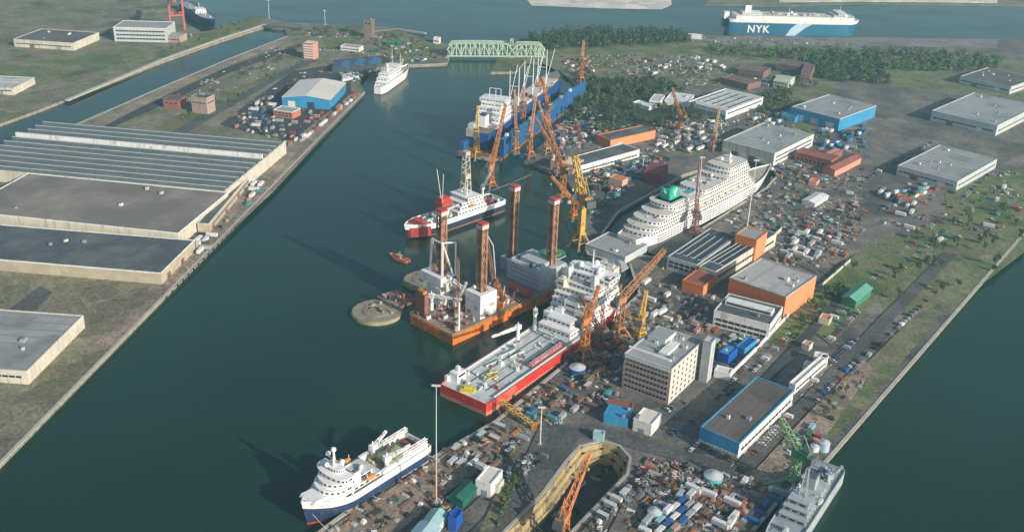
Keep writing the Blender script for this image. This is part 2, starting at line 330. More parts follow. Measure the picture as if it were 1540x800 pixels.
patch('scrubland', [(800, 60), (860, 54), (1080, 54), (1290, 76), (1540, 92), (1540, 150), (1290, 120), (1150, 126), (1060, 132), (980, 136), (900, 140), (880, 130), (800, 88)], OLIVE)
patch('car_park', [(1040, 52), (1085, 56), (1500, 60), (1500, 74), (1290, 70), (1070, 66)], ground_mat('car_park_asphalt', [(.14, .14, .14), (.2, .19, .18), (.24, .23, .22)], .03))
patch('bare_ground', [(940, 86), (1060, 82), (1120, 96), (1090, 112), (960, 118), (900, 106)], GRAVEL)
patch('woodland_floor', [(870, 150), (900, 132), (975, 132), (1045, 162), (1060, 182), (1010, 196), (880, 196), (850, 190)], M('woodland_floor', (.035, .05, .025), .9, .4, .05))
patch('grass', [(1150, 512), (1235, 432), (1270, 395), (1330, 350), (1400, 372), (1330, 440), (1250, 520), (1225, 500), (1180, 520)], GRASS)
patch('grass', [(1232, 640), (1290, 560), (1370, 480), (1410, 480), (1296, 618), (1238, 672)], OLIVE)
YARDG = ground_mat('brown_yard_gravel', [(.07, .07, .065), (.13, .12, .105), (.2, .175, .14), (.26, .225, .175)], .03)
patch('gravel_yard', [(1170, 385), (1230, 345), (1420, 330), (1330, 360), (1262, 395), (1230, 412)], YARDG)
patch('road', [(985, 720), (1078, 640), (1190, 520), (1262, 440), (1276, 446), (1200, 532), (1092, 648), (1010, 740)], ASPD)
patch('road', [(1105, 700), (1205, 600), (1330, 470), (1420, 380), (1440, 384), (1345, 480), (1225, 606), (1125, 716)], ROADM)
patch('road', [(812, 640), (900, 640), (1110, 700), (1100, 716), (948, 674), (905, 656), (870, 660), (815, 736), (700, 850), (660, 850), (770, 736)], ROADM)
patch('gravel_yard', [(968, 700), (1110, 716), (1150, 700), (1205, 712), (1110, 810), (900, 830)], YARDG)
patch('quay_apron', [(1128, 716), (1225, 612), (1300, 540), (1312, 556), (1240, 660), (1228, 694), (1206, 706), (1160, 740)], APRON)
patch('quay_apron', [(480, 806), (658, 690), (750, 636), (790, 650), (600, 800), (590, 830), (450, 850)], APRON)
patch('gravel_yard', [(970, 330), (1062, 346), (1148, 296), (1250, 262), (1300, 300), (1160, 345), (1090, 352), (1000, 392), (975, 380)], YARDG)
patch('grass', [(720, 800), (752, 732), (775, 706), (782, 712), (760, 745), (740, 800)], OLIVE)
poly_sheet('mudflat', W([(790, -2), (800, 9), (900, 13), (995, 15), (1010, 8), (1008, -30), (780, -30)], .3), .3, SAND)
poly_sheet('far_shore', W([(1062, 8), (1160, 10), (1300, 6), (1600, 10), (1700, -60), (1080, -60)], 1), 1.2, GRAVEL, (), 3)
poly_sheet('pale_quay', W([(1172, 4), (1290, 3), (1500, 5), (1500, -6), (1172, -6)], 1.2), 1.9, SAND, (), 3)
# rails and road markings
for a, b in (((262, 432), (545, 145)), ((255, 425), (538, 142))):
    strip('crane_rail', W([a, b]), .5, 3.2, DGREY, .1)
for k in range(26):
    a = P(1098, 704).lerp(P(1300, 500), (k + .1) / 26); b = P(1098, 704).lerp(P(1300, 500), (k + .6) / 26)
    if k % 2 == 0: strip('lane_marking', [a, b], .35, _z[0] + .03, WHITE)
for a, b in (((620, 840), (812, 668)), ((812, 668), (870, 655)), ((606, 832), (770, 690)), ((990, 700), (880, 810)), ((975, 700), (862, 812))):
    strip('crane_rail', W([a, b]), .6, 3.5, DGREY, .1)
# haze
hz = MB().box(-BIG - 60, BIG + 60, -360, 3660, -12, 323, M('haze_placeholder', (1, 1, 1))).build('haze')
hm = bpy.data.materials.new('haze_air'); hm.use_nodes = True; hn = hm.node_tree
hn.nodes.remove(hn.nodes['Principled BSDF']); pv = hn.nodes.new('ShaderNodeVolumePrincipled')
pv.inputs['Color'].default_value = (.42, .8, .92, 1); pv.inputs['Density'].default_value = .00013; pv.inputs['Anisotropy'].default_value = .2
hn.links.new(pv.outputs[0], hn.nodes['Material Output'].inputs['Volume']); hz.data.materials[0] = hm; hz['kind'] = 'stuff'

# ================================================================ BUILDINGS
RECTS = []     # occupied footprints (centre, unit x, half w, half d)
def frame(A, B, C, z):
    a, b, c = P(*A, z), P(*B, z), P(*C, z)
    if (c - b).length > (b - a).length:      # the longer side gives the direction
        n_ = (c - b).normalized(); e = Vector((n_.y, -n_.x, 0)); w_ = (b - a).dot(e); d_ = (c - b).length; a = b - e * w_
        return a + e * w_ / 2 + n_ * d_ / 2, math.atan2(e.y, e.x), w_, d_
    e = (b - a); w_ = e.length; e.normalize(); n_ = Vector((-e.y, e.x, 0)); d_ = (c - b).dot(n_)
    return a + e * w_ / 2 + n_ * d_ / 2, math.atan2(e.y, e.x), w_, d_
def reserve(c, rz, w_, d_, pad=1.5): RECTS.append((c.x, c.y, math.cos(rz), math.sin(rz), w_ / 2 + pad, d_ / 2 + pad))
def free(p, r=1.5):
    for x, y, c, s, hw, hd in RECTS:
        dx, dy = p.x - x, p.y - y
        if abs(dx * c + dy * s) < hw + r and abs(-dx * s + dy * c) < hd + r: return False
    return True
def win_grid(par, face, w_, d_, cols, rows, z0, dz, ww, wh, span=None):
    """individual windows on a wall; face 'f' front (-y) or 'r' right (+x)"""
    L = (w_ if face == 'f' else d_) * .92
    mb = MB(); mb.box(-ww / 2, ww / 2, -.12, .1, 0, wh, GLASS); mb.box(-ww / 2 - .12, ww / 2 + .12, -.2, .1, -.22, -.02, WHITE)
    src = None
    for r in range(rows):
        for c in range(cols):
            u = -L / 2 + L * (c + .5) / cols; loc = (u, -d_ / 2 - .02, z0 + r * dz) if face == 'f' else (w_ / 2 + .02, u, z0 + r * dz)
            rz = 0 if face == 'f' else math.pi / 2
            if src is None: src = mb.build('window', par, loc, rz)
            else:
                o = src.copy(); COL.objects.link(o); o.location = loc; o.rotation_euler.z = rz
def ribbon(par, face, w_, d_, z, h, f0=.04, f1=.96, m=None):
    m = m or GLASS; mb = MB()
    L = w_ if face == 'f' else d_; u0, u1 = -L / 2 + L * f0, -L / 2 + L * f1
    mb.box(u0, u1, -.1, .05, 0, h, m)
    k = max(2, int((u1 - u0) / 4))
    for i in range(k + 1): mb.bx(u0 + (u1 - u0) * i / k, -.06, -.05, .3, .22, h + .1, WHITE)
    return mb.build('window_strip', par, (0, -d_ / 2 - .02, z) if face == 'f' else (w_ / 2 + .02, 0, z), 0 if face == 'f' else math.pi / 2)
def gate(par, face, w_, d_, u, ww, hh, m, name='roller_door'):
    mb = MB(); mb.box(-ww / 2, ww / 2, -.15, .05, 0, hh, m)
    for k in range(int(hh / 1.2)): mb.box(-ww / 2, ww / 2, -.2, -.14, .5 + k * 1.2, .62 + k * 1.2, DGREY)
    return mb.build(name, par, (u, -d_ / 2 - .02, .05) if face == 'f' else (w_ / 2 + .02, u, .05), 0 if face == 'f' else math.pi / 2)
def building(name, label, cat, A, B, C, h, wall, roof, kind='flat', parapet=None, skyl=0, vents=0, doors=(), ribs=(), grid=None, group=None, base=3.0, teeth=8, wall_r=None):
    c, rz, w_, d_ = frame(A, B, C, base + h); c.z = base; t = thing(name, label, cat, c, rz, group); reserve(c, rz, w_, d_)
    hw, hd = w_ / 2, d_ / 2; mb = MB(); rb = MB()
    if kind in ('flat', 'saw'):
        mb.box(-hw, hw, -hd, hd, -.5, h, wall)
        if wall_r: mb.box(hw - .2, hw + .06, -hd + .1, hd - .1, -.4, h - .05, wall_r)
        pm = parapet or wall
        if kind == 'flat':
            for x0, x1, y0, y1 in ((-hw - .1, hw + .1, -hd - .1, -hd + .6), (-hw - .1, hw + .1, hd - .6, hd + .1), (-hw - .1, -hw + .6, -hd + .6, hd - .6), (hw - .6, hw + .1, -hd + .6, hd - .6)): mb.box(x0, x1, y0, y1, h + .001, h + .8, pm)
            rb.box(-hw + .6, hw - .6, -hd + .6, hd - .6, h + .01, h + .25, roof)
        else:
            n = teeth
            for k in range(n):
                y0 = -hd + d_ * k / n; y1 = -hd + d_ * (k + 1) / n
                rb.extr([(y0, h + .01), (y1, h + .01), (y0 + 1.4, h + 3.2), (y0 + .9, h + 3.2)], -hw, hw, roof, 'x')
                rb.box(-hw, hw, y0 + .8, y0 + 1.6, h + 3.1, h + 3.45, LGREY); rb.extr([(y0 + .05, h + .6), (y0 + .7, h + 2.8), (y0 + .62, h + 2.85), (y0 - .03, h + .65)], -hw + .5, hw - .5, M('saw_glazing', (.1, .13, .14), .3, .3, .4), 'x')
    else:
        along = 'y' if kind == 'gable_y' else 'x'; rise = h * .28; hb = h - rise * (.4)
        a_, b_ = (hw, hd) if along == 'y' else (hd, hw)
        mb.extr([(-a_, -.5), (a_, -.5), (a_, hb), (0, hb + rise - .1), (-a_, hb)], -b_, b_, wall, along)
        if wall_r: mb.box(hw - .2, hw + .06, -hd + .1, hd - .1, -.4, hb - .1, wall_r)
        s_ = rise / a_
        rb.extr([(-a_ - .6, hb - .6 * s_ + .05), (0, hb + rise + .05), (a_ + .6, hb - .6 * s_ + .05), (a_ + .6, hb - .6 * s_ + .4), (0, hb + rise + .4), (-a_ - .6, hb - .6 * s_ + .4)], -b_ - .5, b_ + .5, roof, along)
    mb.build('wall', t); ro = rb.build('roof', t)
    rg = random.Random(len(label) * 7 + int(w_ * 10))
    zt = h + .25 if kind == 'flat' else h + .6
    for k in range(skyl):
        u = -hw + w_ * (k + .5) / skyl; s = MB()
        if kind == 'flat': s.box(-1.1, 1.1, -hd * .7, hd * .7, 0, .5, GLASS).box(-1.4, 1.4, -hd * .72, hd * .72, -.02, .2, WHITE)
        else: s.box(-1, 1, -hd * .4, hd * .4, 0, .3, LGREY)
        s.build('skylight', ro, (u, 0, zt))
    for k in range(vents):
        s = MB(); a = rg.uniform(1.2, 3); s.bx(0, 0, 0, a, a * rg.uniform(.7, 1.6), rg.uniform(1, 2.2), rg.choice([LGREY, GREYM, WHITE])); s.cyl((0, 0, .9), (0, 0, 2.6), .4, .4, DGREY, 8)
        s.build('roof_vent', ro, (rg.uniform(-hw * .8, hw * .8), rg.uniform(-hd * .8, hd * .8), zt))
    for f_, u, ww, hh, m in doors: gate(t, f_, w_, d_, u * (w_ if f_ == 'f' else d_), ww, hh, m)
    for r_ in ribs: ribbon(t, r_[0], w_, d_, *r_[1:])
    if grid:
        for g in grid: win_grid(t, g[0], w_, d_, *g[1:])
    return t, w_, d_
# ---- left bank
t, w_, d_ = building('warehouse', 'long dark sawtooth roofed dockside shed on the left quay', 'warehouse', (-60, 250), (340, 288), (406, 212), 11, CREAM, M('saw_roof', (.125, .15, .16), .75, .3, .08, dirt=(.2, .21, .2), dsc=.05, dth=.58), 'saw', teeth=11)
MB().box(-w_ / 2, w_ / 2 - 1, -1, 1, 0, 5.6, WHITE).build('fire_wall', t, (0, d_ * .1, 11.02))
MB().box(-.8, .8, -d_ / 2, d_ / 2, 0, 1.6, CREAM).build('parapet', t, (w_ / 2 - .2, 0, 11.02))
building('warehouse', 'flat brown roofed shed with a pale end wall left of the quay', 'warehouse', (-60, 318), (268, 352), (338, 290), 10, CREAM, M('worn_brown_roof', (.26, .23, .2), .85, .25, .07, dirt=(.19, .17, .155), dsc=.03, dth=.52), parapet=WHITE, vents=4)
building('transit_shed', 'narrow tan walled transit shed facing the left quay apron', 'shed', (300, 333), (314, 338), (410, 224), 7, TAN, RDARK, parapet=CREAM, ribs=(('r', 3.6, 1.2),), doors=[('r', -.45 + .09 * k, 5, 3.2, TAN if k % 2 else BROWN) for k in range(11)])
building('transit_shed', 'low dark roofed shed with a bright white parapet at the left edge', 'shed', (-80, 385), (242, 412), (290, 362), 8, TAN, RDARK, parapet=WHITE, doors=[('r', -.3, 5, 4, BROWN), ('r', .1, 5, 4, BROWN)], vents=3)
building('boat_hall', 'blue walled hall with a pale sunlit roof on the left quay', 'hall', (428, 141), (496, 149), (520, 123), 12, BLUEC, RPALE, 'gable_y', doors=[('f', -.3, 8, 7, WHITE), ('f', .1, 8, 7, NAVY)], ribs=(('r', 6, 1.2),))
for k, (x, y) in enumerate(((508, 96), (530, 93), (552, 91))):
    building('low_hall', ['leftmost of three low blue roofed halls behind the white ship', 'middle one of three low blue roofed halls behind the white ship', 'rightmost of three low blue roofed halls behind the white ship'][k], 'hall', (x - 8, y + 4), (x + 13, y + 6), (x + 22, y - 3), 7, DGREY, M('blue_sheet_roof', (.05, .13, .24), .6, .15, .08), 'gable_y', group='low blue roofed halls')
building('office_block', 'small red brick block with white roof near the lock quay', 'office', (411, 166), (440, 170), (446, 163), 7, M('salmon_wall', (.5, .17, .12), .8, .15, .2), RGREY, parapet=WHITE, ribs=(('f', 2, 1.2), ('f', 4.6, 1.2)))
building('control_tower', 'white and red banded tower block above the lock', 'tower', (455, 66), (470, 67), (478, 63), 20, M('salmon_wall'), WHITE, wall_r=M('salmon_wall2', (.6, .3, .22), .8, .1, .2), ribs=tuple(('f', 2 + 3 * k, 1.4, .02, .98, WHITE) for k in range(6)))
building('control_tower', 'brown brick tower with flat cap beside the river', 'tower', (546, 32), (559, 32), (563, 29), 24, M('brown_brick_dull', (.2, .15, .12), .85, .2, .1), DGREY, ribs=(('f', 19, 2),), vents=1)
building('pump_house', 'squat pinkish brown brick tower beside the left grass', 'tower', (287, 146), (310, 149), (318, 143), 17, PINKB, RDARK, ribs=(('f', 11, 1.2), ('r', 11, 1.2)), vents=2)
building('pump_house', 'dark brick block at the left edge beside the grass', 'office', (245, 150), (268, 152), (282, 146), 9, BRICK, RDARK, ribs=(('f', 5, 1.2),))
building('lock_house', 'low white building with long roof on the headland', 'house', (512, 70), (540, 73), (548, 70), 5, WHITE, RGREY, ribs=(('f', 2, 1.2),))
building('lock_house', 'green roofed shed on the headland beside the brown tower', 'shed', (580, 64), (604, 68), (612, 63), 5, CONC, GRN, 'gable_x')
building('lock_house', 'tiny white pavilion at the left end of the bridge', 'house', (652, 58), (660, 59), (663, 57), 7, WHITE, WHITE, ribs=(('f', 3, 1.5),))
for A, B, C, h, rf, lb in (((60, 260), (120, 268), (190, 226), 8, RSEAM, 'grey felt roofed store left of the sawtooth shed'), ((-160, 545), (40, 560), (120, 475), 8, RSEAM, 'grey roofed store nearest on the left quay'), ((20, 60), (110, 66), (150, 50), 9, RBROWN, 'brown roofed shed by the far left river bank'), ((-60, 130), (20, 134), (60, 118), 7, RWHITE, 'white roofed shed north of the lock channel')):
    building('store', lb, 'store', A, B, C, h, CREAM, rf, parapet=CREAM, vents=4, ribs=(('f', 4, 1.3),), doors=[('f', -.2, 6, 4, BROWN), ('f', .25, 6, 4, GREYM)])
for A, B, C, h, rf, lb in (((1400, 168), (1500, 190), (1560, 160), 11, RGREY2, 'ribbed grey hall beyond the right yards'), ((1350, 250), (1440, 274), (1500, 240), 9, RSEAM, 'seamed felt roofed hall in the right yards'), ((1430, 120), (1520, 132), (1560, 118), 9, RBROWN, 'brown board roofed hall at the far right')):
    building('store', lb, 'store', A, B, C, h, LGREY, rf, parapet=LGREY, vents=6, ribs=(('f', 4, 1.3), ('r', 4, 1.3)), doors=[('f', -.2, 7, 5, BROWN), ('f', .25, 7, 5, WHITE)])
# ---- right bank, far
building('warehouse', 'wide white roofed warehouse with striped sheets beyond the cruise ship', 'warehouse', (1040, 152), (1092, 168), (1148, 147), 9, WHITE, RWHITE, parapet=WHITE, doors=[('f', k / 6 - .4, 7, 5, GREYM) for k in range(6)], ribs=(('r', 5, 1.5),), skyl=5)
building('warehouse', 'small white roofed building left of the striped warehouse', 'warehouse', (1004, 146), (1034, 155), (1044, 144), 6, WHITE, WHITE, vents=2)
building('warehouse', 'white block with dark windows among the wood trees', 'office', (978, 150), (992, 154), (1000, 144), 7, WHITE, LGREY, ribs=(('f', 2, 1.2), ('f', 4.4, 1.2)))
building('warehouse', 'thin bright white shed on the far river bank', 'shed', (1028, 53), (1056, 55), (1058, 53), 5, WHITE, WHITE)
building('warehouse', 'long low white shed at the edge of the wood', 'shed', (950, 155), (976, 162), (982, 157), 4, WHITE, WHITE)
building('warehouse', 'grey roofed hall with blue and white walls at the right', 'hall', (1195, 160), (1263, 180), (1318, 160), 13, BLUEC, RSEAM, parapet=LGREY, doors=[('f', -.3, 9, 7, WHITE), ('f', 0, 9, 7, CREAM), ('f', .32, 9, 7, WHITE)], vents=5)
building('warehouse', 'blue low annex in front of the grey roofed hall', 'shed', (1178, 172), (1196, 178), (1208, 170), 6, BLUEC, M('blue_dull_roof', (.04, .16, .26), .6, .2, .1), group=None)
building('warehouse', 'pale grey roofed hall with cream walls behind the cruise ship', 'hall', (1088, 212), (1165, 232), (1224, 203), 12, CREAM, RGREY2, parapet=CREAM, wall_r=WHITE, doors=[('f', -.42 + k * .17, 7, 4.5, DGREY if k % 2 else WHITE) for k in range(5)], ribs=(('r', 7, 1.6), ('r', 3, 1.6)), vents=6)
building('workshop', 'L shaped dull red brick workshop wing beside the grey hall', 'workshop', (1196, 230), (1250, 243), (1262, 236), 8, BRICK, M('red_roof', (.3, .1, .08), .8, .2, .1), ribs=(('f', 3, 1.5),))
building('workshop', 'red roofed workshop with pale pink side near the right edge', 'workshop', (1240, 250), (1256, 256), (1296, 236), 7, M('salmon_wall'), M('red_roof'), 'gable_y', wall_r=M('salmon_wall2'))
building('workshop', 'narrow brick shed with pale roof behind the red workshops', 'shed', (1238, 232), (1246, 236), (1268, 226), 6, BRICK, M('salmon_wall2'))
building('small_hut', 'tiny orange hut on the gravel right of the bow', 'hut', (1217, 272), (1228, 275), (1233, 270), 4, M('salmon_wall2'), ORANGE)
building('tent_hall', 'white rounded tent roof in the open yard at right', 'tent', (1208, 300), (1226, 306), (1246, 294), 4.5, WHITE, WHITE, 'gable_y')
building('workshop', 'pale villa with light green roof in the far trees', 'house', (1168, 117), (1186, 124), (1196, 115), 9, M('pale_green_plaster', (.5, .55, .42), .8, .1, .1), M('pale_green_roof', (.42, .48, .4), .8, .1, .1), 'gable_x', ribs=(('f', 2, 1.3), ('f', 5, 1.3)))
for A, B, C, h, lb in (((1110, 104), (1148, 110), (1156, 102), 9, 'long reddish brick barracks in the far scrub'), ((1168, 96), (1202, 102), (1214, 95), 10, 'reddish brick block right of the pale villa'), ((1085, 118), (1125, 128), (1134, 120), 7, 'low brick house row left of the pale villa'), ((1206, 106), (1220, 110), (1226, 98), 12, 'tall narrow pinkish block at the far right trees')):
    building('brick_block', lb, 'house', A, B, C, h, M('dull_red_brick', (.2, .12, .1), .85, .2, .1), M('dull_brown_roof', (.16, .12, .11), .85, .2, .1), ribs=(('f', 3, 1.3),))
# ---- right bank, middle
building('long_shed', 'long orange fronted shed with dark roof beyond the shipyard', 'shed', (888, 206), (918, 212), (986, 197), 8, ORANGE, RDARK, wall_r=M('bright_orange_wall', (.72, .27, .12), .7, .1, .1), doors=[('r', -.3, 5, 4, CREAM)])
building('long_shed', 'dark flat roofed shed with white front below the orange shed', 'shed', (856, 238), (868, 252), (962, 226), 7, WHITE, RDARK, parapet=WHITE, ribs=(('r', 2, 1.4),))
building('long_shed', 'peach walled small shed near the floating dock', 'shed', (828, 242), (862, 250), (872, 240), 8, M('peach_wall', (.65, .4, .28), .8, .1, .1), RPALE, wall_r=M('peach_wall'))
building('long_shed', 'dark red roofed shed beside the turquoise funnel', 'shed', (968, 260), (996, 264), (1006, 248), 9, M('maroon_wall', (.25, .03, .05), .8, .1, .1), M('maroon_roof', (.22, .05, .06), .8, .2, .1))
building('long_shed', 'low orange roofed hut on the dark wharf', 'hut', (916, 268), (936, 273), (944, 268), 5, M('peach_wall'), ORANGE)
building('long_shed', 'grey low shed at the stern of the cruise ship', 'shed', (880, 368), (940, 388), (972, 368), 5, LGREY, RGREY, parapet=LGREY, vents=2)
building('workshop_hall', 'dark teal roofed hall nearest the cruise ship stern', 'hall', (996, 392), (1048, 400), (1110, 356), 10, LGREY, RTEALD, parapet=LGREY, ribs=(('f', 3, 2), ('f', 6, 2)), skyl=4, wall_r=GREYM)
building('workshop_hall', 'second dark teal roofed hall behind the orange block', 'hall', (1050, 402), (1076, 410), (1168, 352), 10, LGREY, RTEALD, parapet=CREAM, skyl=3, wall_r=CREAM, ribs=(('r', 4, 2),))
building('workshop_hall', 'bright orange tower block with grey roof between dark halls', 'tower', (1108, 352), (1138, 362), (1154, 350), 17, ORANGE, RGREY, wall_r=M('bright_orange_wall'))
building('workshop_hall', 'low orange and grey building in front of the dark halls', 'workshop', (1024, 424), (1058, 432), (1078, 416), 7, ORANGE, M('dark_red_roof', (.3, .1, .06), .8, .2, .1), wall_r=M('bright_orange_wall'))
building('orange_hall', 'large hall with grey roof and tall orange side wall', 'hall', (1088, 424), (1182, 448), (1228, 416), 17, ORANGE, RPINK, parapet=RPINK, wall_r=M('bright_orange_wall'), vents=4)
t, w_, d_ = building('office_annex', 'white terraced office annex in front of the orange hall', 'office', (1074, 468), (1158, 490), (1182, 464), 11, WHITE, RDARK, parapet=WHITE, ribs=(('f', 1.5, 1.8), ('f', 5, 1.8), ('r', 5, 1.8)), vents=3)
MB().box(-w_ / 2 + 3, w_ / 2 - 3, -2, 5, 0, 3, WHITE).box(-w_ / 2 + 4, w_ / 2 - 4, -2.1, -1.9, .8, 2.2, GLASS).build('roof_terrace_block', t, (0, 0, 11.3))
t, w_, d_ = building('office_building', 'six storey pale office building with rows of dark windows', 'office', (930, 540), (1010, 557), (1058, 513), 23, PINKB, RSEAM, parapet=LGREY, wall_r=M('pale_white_plaster', (.6, .57, .5), .8, .1, .2), grid=(('f', 12, 6, 1.9, 3.6, 1.5, 1.8), ('r', 7, 6, 1.9, 3.6, 1.4, 1.8)), vents=9)
MB().box(-w_ * .3, w_ * .08, -d_ * .05, d_ * .3, 0, 3.4, LGREY).box(-w_ * .29, w_ * .07, -d_ * .04, d_ * .29, 3.4, 3.6, RGREY).box(w_ * .12, w_ * .3, -d_ * .3, d_ * .1, 0, 1.6, WHITE).box(-w_ * .45, w_ * .45, -d_ * .4, -d_ * .37, 0, 1.2, WHITE).build('penthouse', t, (-w_ * .1, d_ * .08, 23.2))
MB().box(-w_ * .48, w_ * .48, -.6, 0, 0, 1.4, LGREY).build('cornice', t, (0, -d_ / 2 - .12, 21.3))
building('stair_tower', 'grey slab stair tower on the right flank of the office', 'tower', (1058, 513), (1070, 517), (1077, 509), 27, GREYM, LGREY, wall_r=LGREY, ribs=(('r', 4, 20, .4, .6),))
building('hut', 'white flat roofed cabin below the office building', 'hut', (953, 630), (980, 640), (995, 623), 7, WHITE, RPALE, doors=(('f', 0, 3, 3, GREYM),), vents=1)
building('tank_store', 'bright blue low store left of the white cabin', 'store', (908, 624), (944, 632), (960, 618), 5, BLUEC, BLUEC, vents=2)
building('tank_store', 'brown roofed lean to behind the bright blue store', 'shed', (912, 608), (950, 615), (958, 608), 4, BROWN, M('dark_red_roof'))
building('blue_hall', 'long brown roofed hall with bright blue end wall', 'hall', (1050, 646), (1112, 668), (1194, 588), 9, BLUEC, RBROWN, parapet=BLUEC, wall_r=WHITE, ribs=(('f', .6, 1.5, .02, .98, CREAM), ('r', 3, 1.8)), vents=2)
building('long_office', 'narrow white L shaped building behind the blue hall', 'office', (1186, 577), (1196, 580), (1246, 536), 6, WHITE, RPALE, wall_r=WHITE, ribs=(('r', 2, 1.5),))
building('long_office', 'short white roofed wing at the end of the narrow building', 'office', (1224, 536), (1244, 540), (1250, 534), 6, WHITE, RPALE)
building('hut', 'small white office hut at the road by the grass', 'hut', (1208, 548), (1217, 551), (1222, 546), 4, WHITE, LGREY)
building('fabric_hall', 'bright green roofed shed at the right edge', 'shed', (1268, 444), (1288, 452), (1312, 432), 7, GRN, M('green_sheet_roof', (.12, .36, .25), .6, .15, .1), 'gable_y')
building('hut', 'small orange roofed kiosk on the grass bank', 'hut', (1232, 478), (1247, 483), (1252, 476), 4, CREAM, ORANGE)
building('hut', 'pale pink roofed hut below the grass bank', 'hut', (1204, 518), (1217, 521), (1223, 516), 3.5, CREAM, M('salmon_wall2'))
building('covered_stack', 'long dark green tarpaulin covered stack on the lower quay', 'covered stack', (674, 746), (696, 752), (720, 728), 5, TARP, TARP, 'gable_y')
building('hut', 'white double cabin on the lower quay by green stack', 'hut', (716, 722), (738, 730), (756, 708), 8, WHITE, RPALE, doors=(('f', .1, 3, 4, GREYM),))
building('hut', 'lower white annex of the double cabin by the quay track', 'hut', (742, 728), (750, 732), (758, 722), 5, CREAM, WHITE)
building('dock_shed', 'pale turquoise roofed shed at the bottom edge', 'shed', (634, 785), (656, 792), (672, 770), 6, WHITE, TURQR, 'gable_y')
building('dock_shed', 'light blue roofed shed cut by the bottom edge', 'shed', (612, 806), (640, 818), (662, 792), 6, WHITE, M('light_blue_roof', (.35, .52, .58), .6, .1, .1), 'gable_y')
building('hut', 'bright blue cube shed beside the turquoise roof', 'store', (674, 778), (686, 782), (696, 768), 7, M('royal_blue_paint', (.01, .09, .4), .5, .15, .2), M('royal_blue_paint'))
building('gatehouse', 'pale grey gatehouse with flat roof at the dock head', 'hut', (892, 652), (908, 655), (914, 650), 4, TURQR, M('light_blue_roof'))
building('store', 'blue and white fenced store behind the office annex', 'store', (1078, 532), (1096, 536), (1110, 524), 6, M('royal_blue_paint'), BLUEC, vents=1)
building('store', 'long bright blue container store by the white wall', 'store', (1106, 522), (1120, 526), (1138, 512), 5, BLUEC, M('royal_blue_paint'))
building('store', 'flat white roofed shed at the foot of the slab tower', 'shed', (1074, 558), (1098, 564), (1104, 556), 4, WHITE, RPALE)
def wall_line(label, pts, h, m, th=.5, name='boundary_wall'):
    p = W(pts); c = p[0].copy(); mb = MB(); strip('x', [q - c for q in p], th, 0, m, h, mb=mb); o = mb.build(name, loc=c); return tag(o, label, 'wall')
wall_line('white boundary wall climbing beside the blue stores', [(1100, 564), (1142, 522)], 3, WHITE, .8)
wall_line('white wall below the orange hall along the grass', [(1136, 528), (1186, 476)], 3, WHITE, .8)
wall_line('pale fence wall at the top of the grass bank', [(1232, 434), (1278, 394)], 2.5, CREAM, .8)
wall_line('pale wall along the yard edge right of orange tower', [(1150, 368), (1176, 346)], 3, CREAM, .8)
# ================================================================ SHIPS
def hull_w(t, bow, stern, sw, p):
    if t > 1 - bow: return max(0.0, 1 - ((t - (1 - bow)) / bow) ** p)
    if t < stern: return sw + (1 - sw) * math.sin(math.pi / 2 * t / stern)
    return 1.0
def ship(name, label, A, B_, beam, bands, deck, bow=.22, stern=.08, sw=.8, rake=5, sheer=0, group=None, srake=0, z=0, deckz=None, bul=1.2, bulm=None):
    """A stern and B_ bow pixels on the waterline; bands [(z0,z1,material,name)]"""
    a, b = P(*A, z), P(*B_, z); c = (a + b) / 2; L = (b - a).length; d = b - a
    t = thing(name, label, 'ship', (c.x, c.y, z), math.atan2(d.y, d.x), group)
    zmax = bands[-1][1]; zmin = bands[0][0]; N = 40
    def ring(zz):
        f = (zz - zmin) / (zmax - zmin); o = []
        for i in range(N + 1):
            u = i / N; wv = hull_w(u, bow, stern, sw, 1.5 + f * 1.1) * beam / 2
            x = -L / 2 + u * L + rake * f * max(0, (u - .7) / .3) - srake * f * max(0, (.1 - u) / .1)
            s_ = sheer * f * max(0, (u - .7) / .3) ** 1.6
            o.append((x, wv, zz + s_))
        return o
    for z0, z1, m, nm in bands:
        mb = MB(); r0_, r1_ = ring(z0), ring(z1)
        for s in (1, -1):
            vs = [(x, y * s, q) for x, y, q in r0_] + [(x, y * s, q) for x, y, q in r1_]
            mb.add(vs, [(i, i + 1, N + 2 + i, N + 1 + i) for i in range(N)], m)
        for k in (0,):
            x0, y0, q0_ = r0_[k]; x1, y1, q1_ = r1_[k]; mb.add([(x0, y0, q0_), (x0, -y0, q0_), (x1, -y1, q1_), (x1, y1, q1_)], [(0, 1, 2, 3)], m)
        mb.build(nm, t)
    top = ring(zmax); mb = MB()
    for i in range(N): mb.add([(top[i][0], top[i][1] - .05, top[i][2]), (top[i][0], -top[i][1] + .05, top[i][2]), (top[i + 1][0], -top[i + 1][1] + .05, top[i + 1][2]), (top[i + 1][0], top[i + 1][1] - .05, top[i + 1][2])], [(0, 1, 2, 3)], deck)
    mb.build('deck', t)
    if bul:
        mb = MB(); m = bulm or bands[-1][2]
        for s in (1, -1):
            ps = [(x, y * s, q) for x, y, q in top]
            for i in range(N):
                p, q = ps[i], ps[i + 1]; k = s * .35
                mb.add([p, q, (q[0], q[1], q[2] + bul), (p[0], p[1], p[2] + bul), (p[0], p[1] - k, p[2]), (q[0], q[1] - k, q[2]), (q[0], q[1] - k, q[2] + bul), (p[0], p[1] - k, p[2] + bul)], [(0, 1, 2, 3), (4, 5, 6, 7), (3, 2, 6, 7)], m)
        x, y, q = top[0]; mb.box(x - .1, x + .4, -y, y, q, q + bul, m)
        mb.build('bulwark', t)
    return t, L
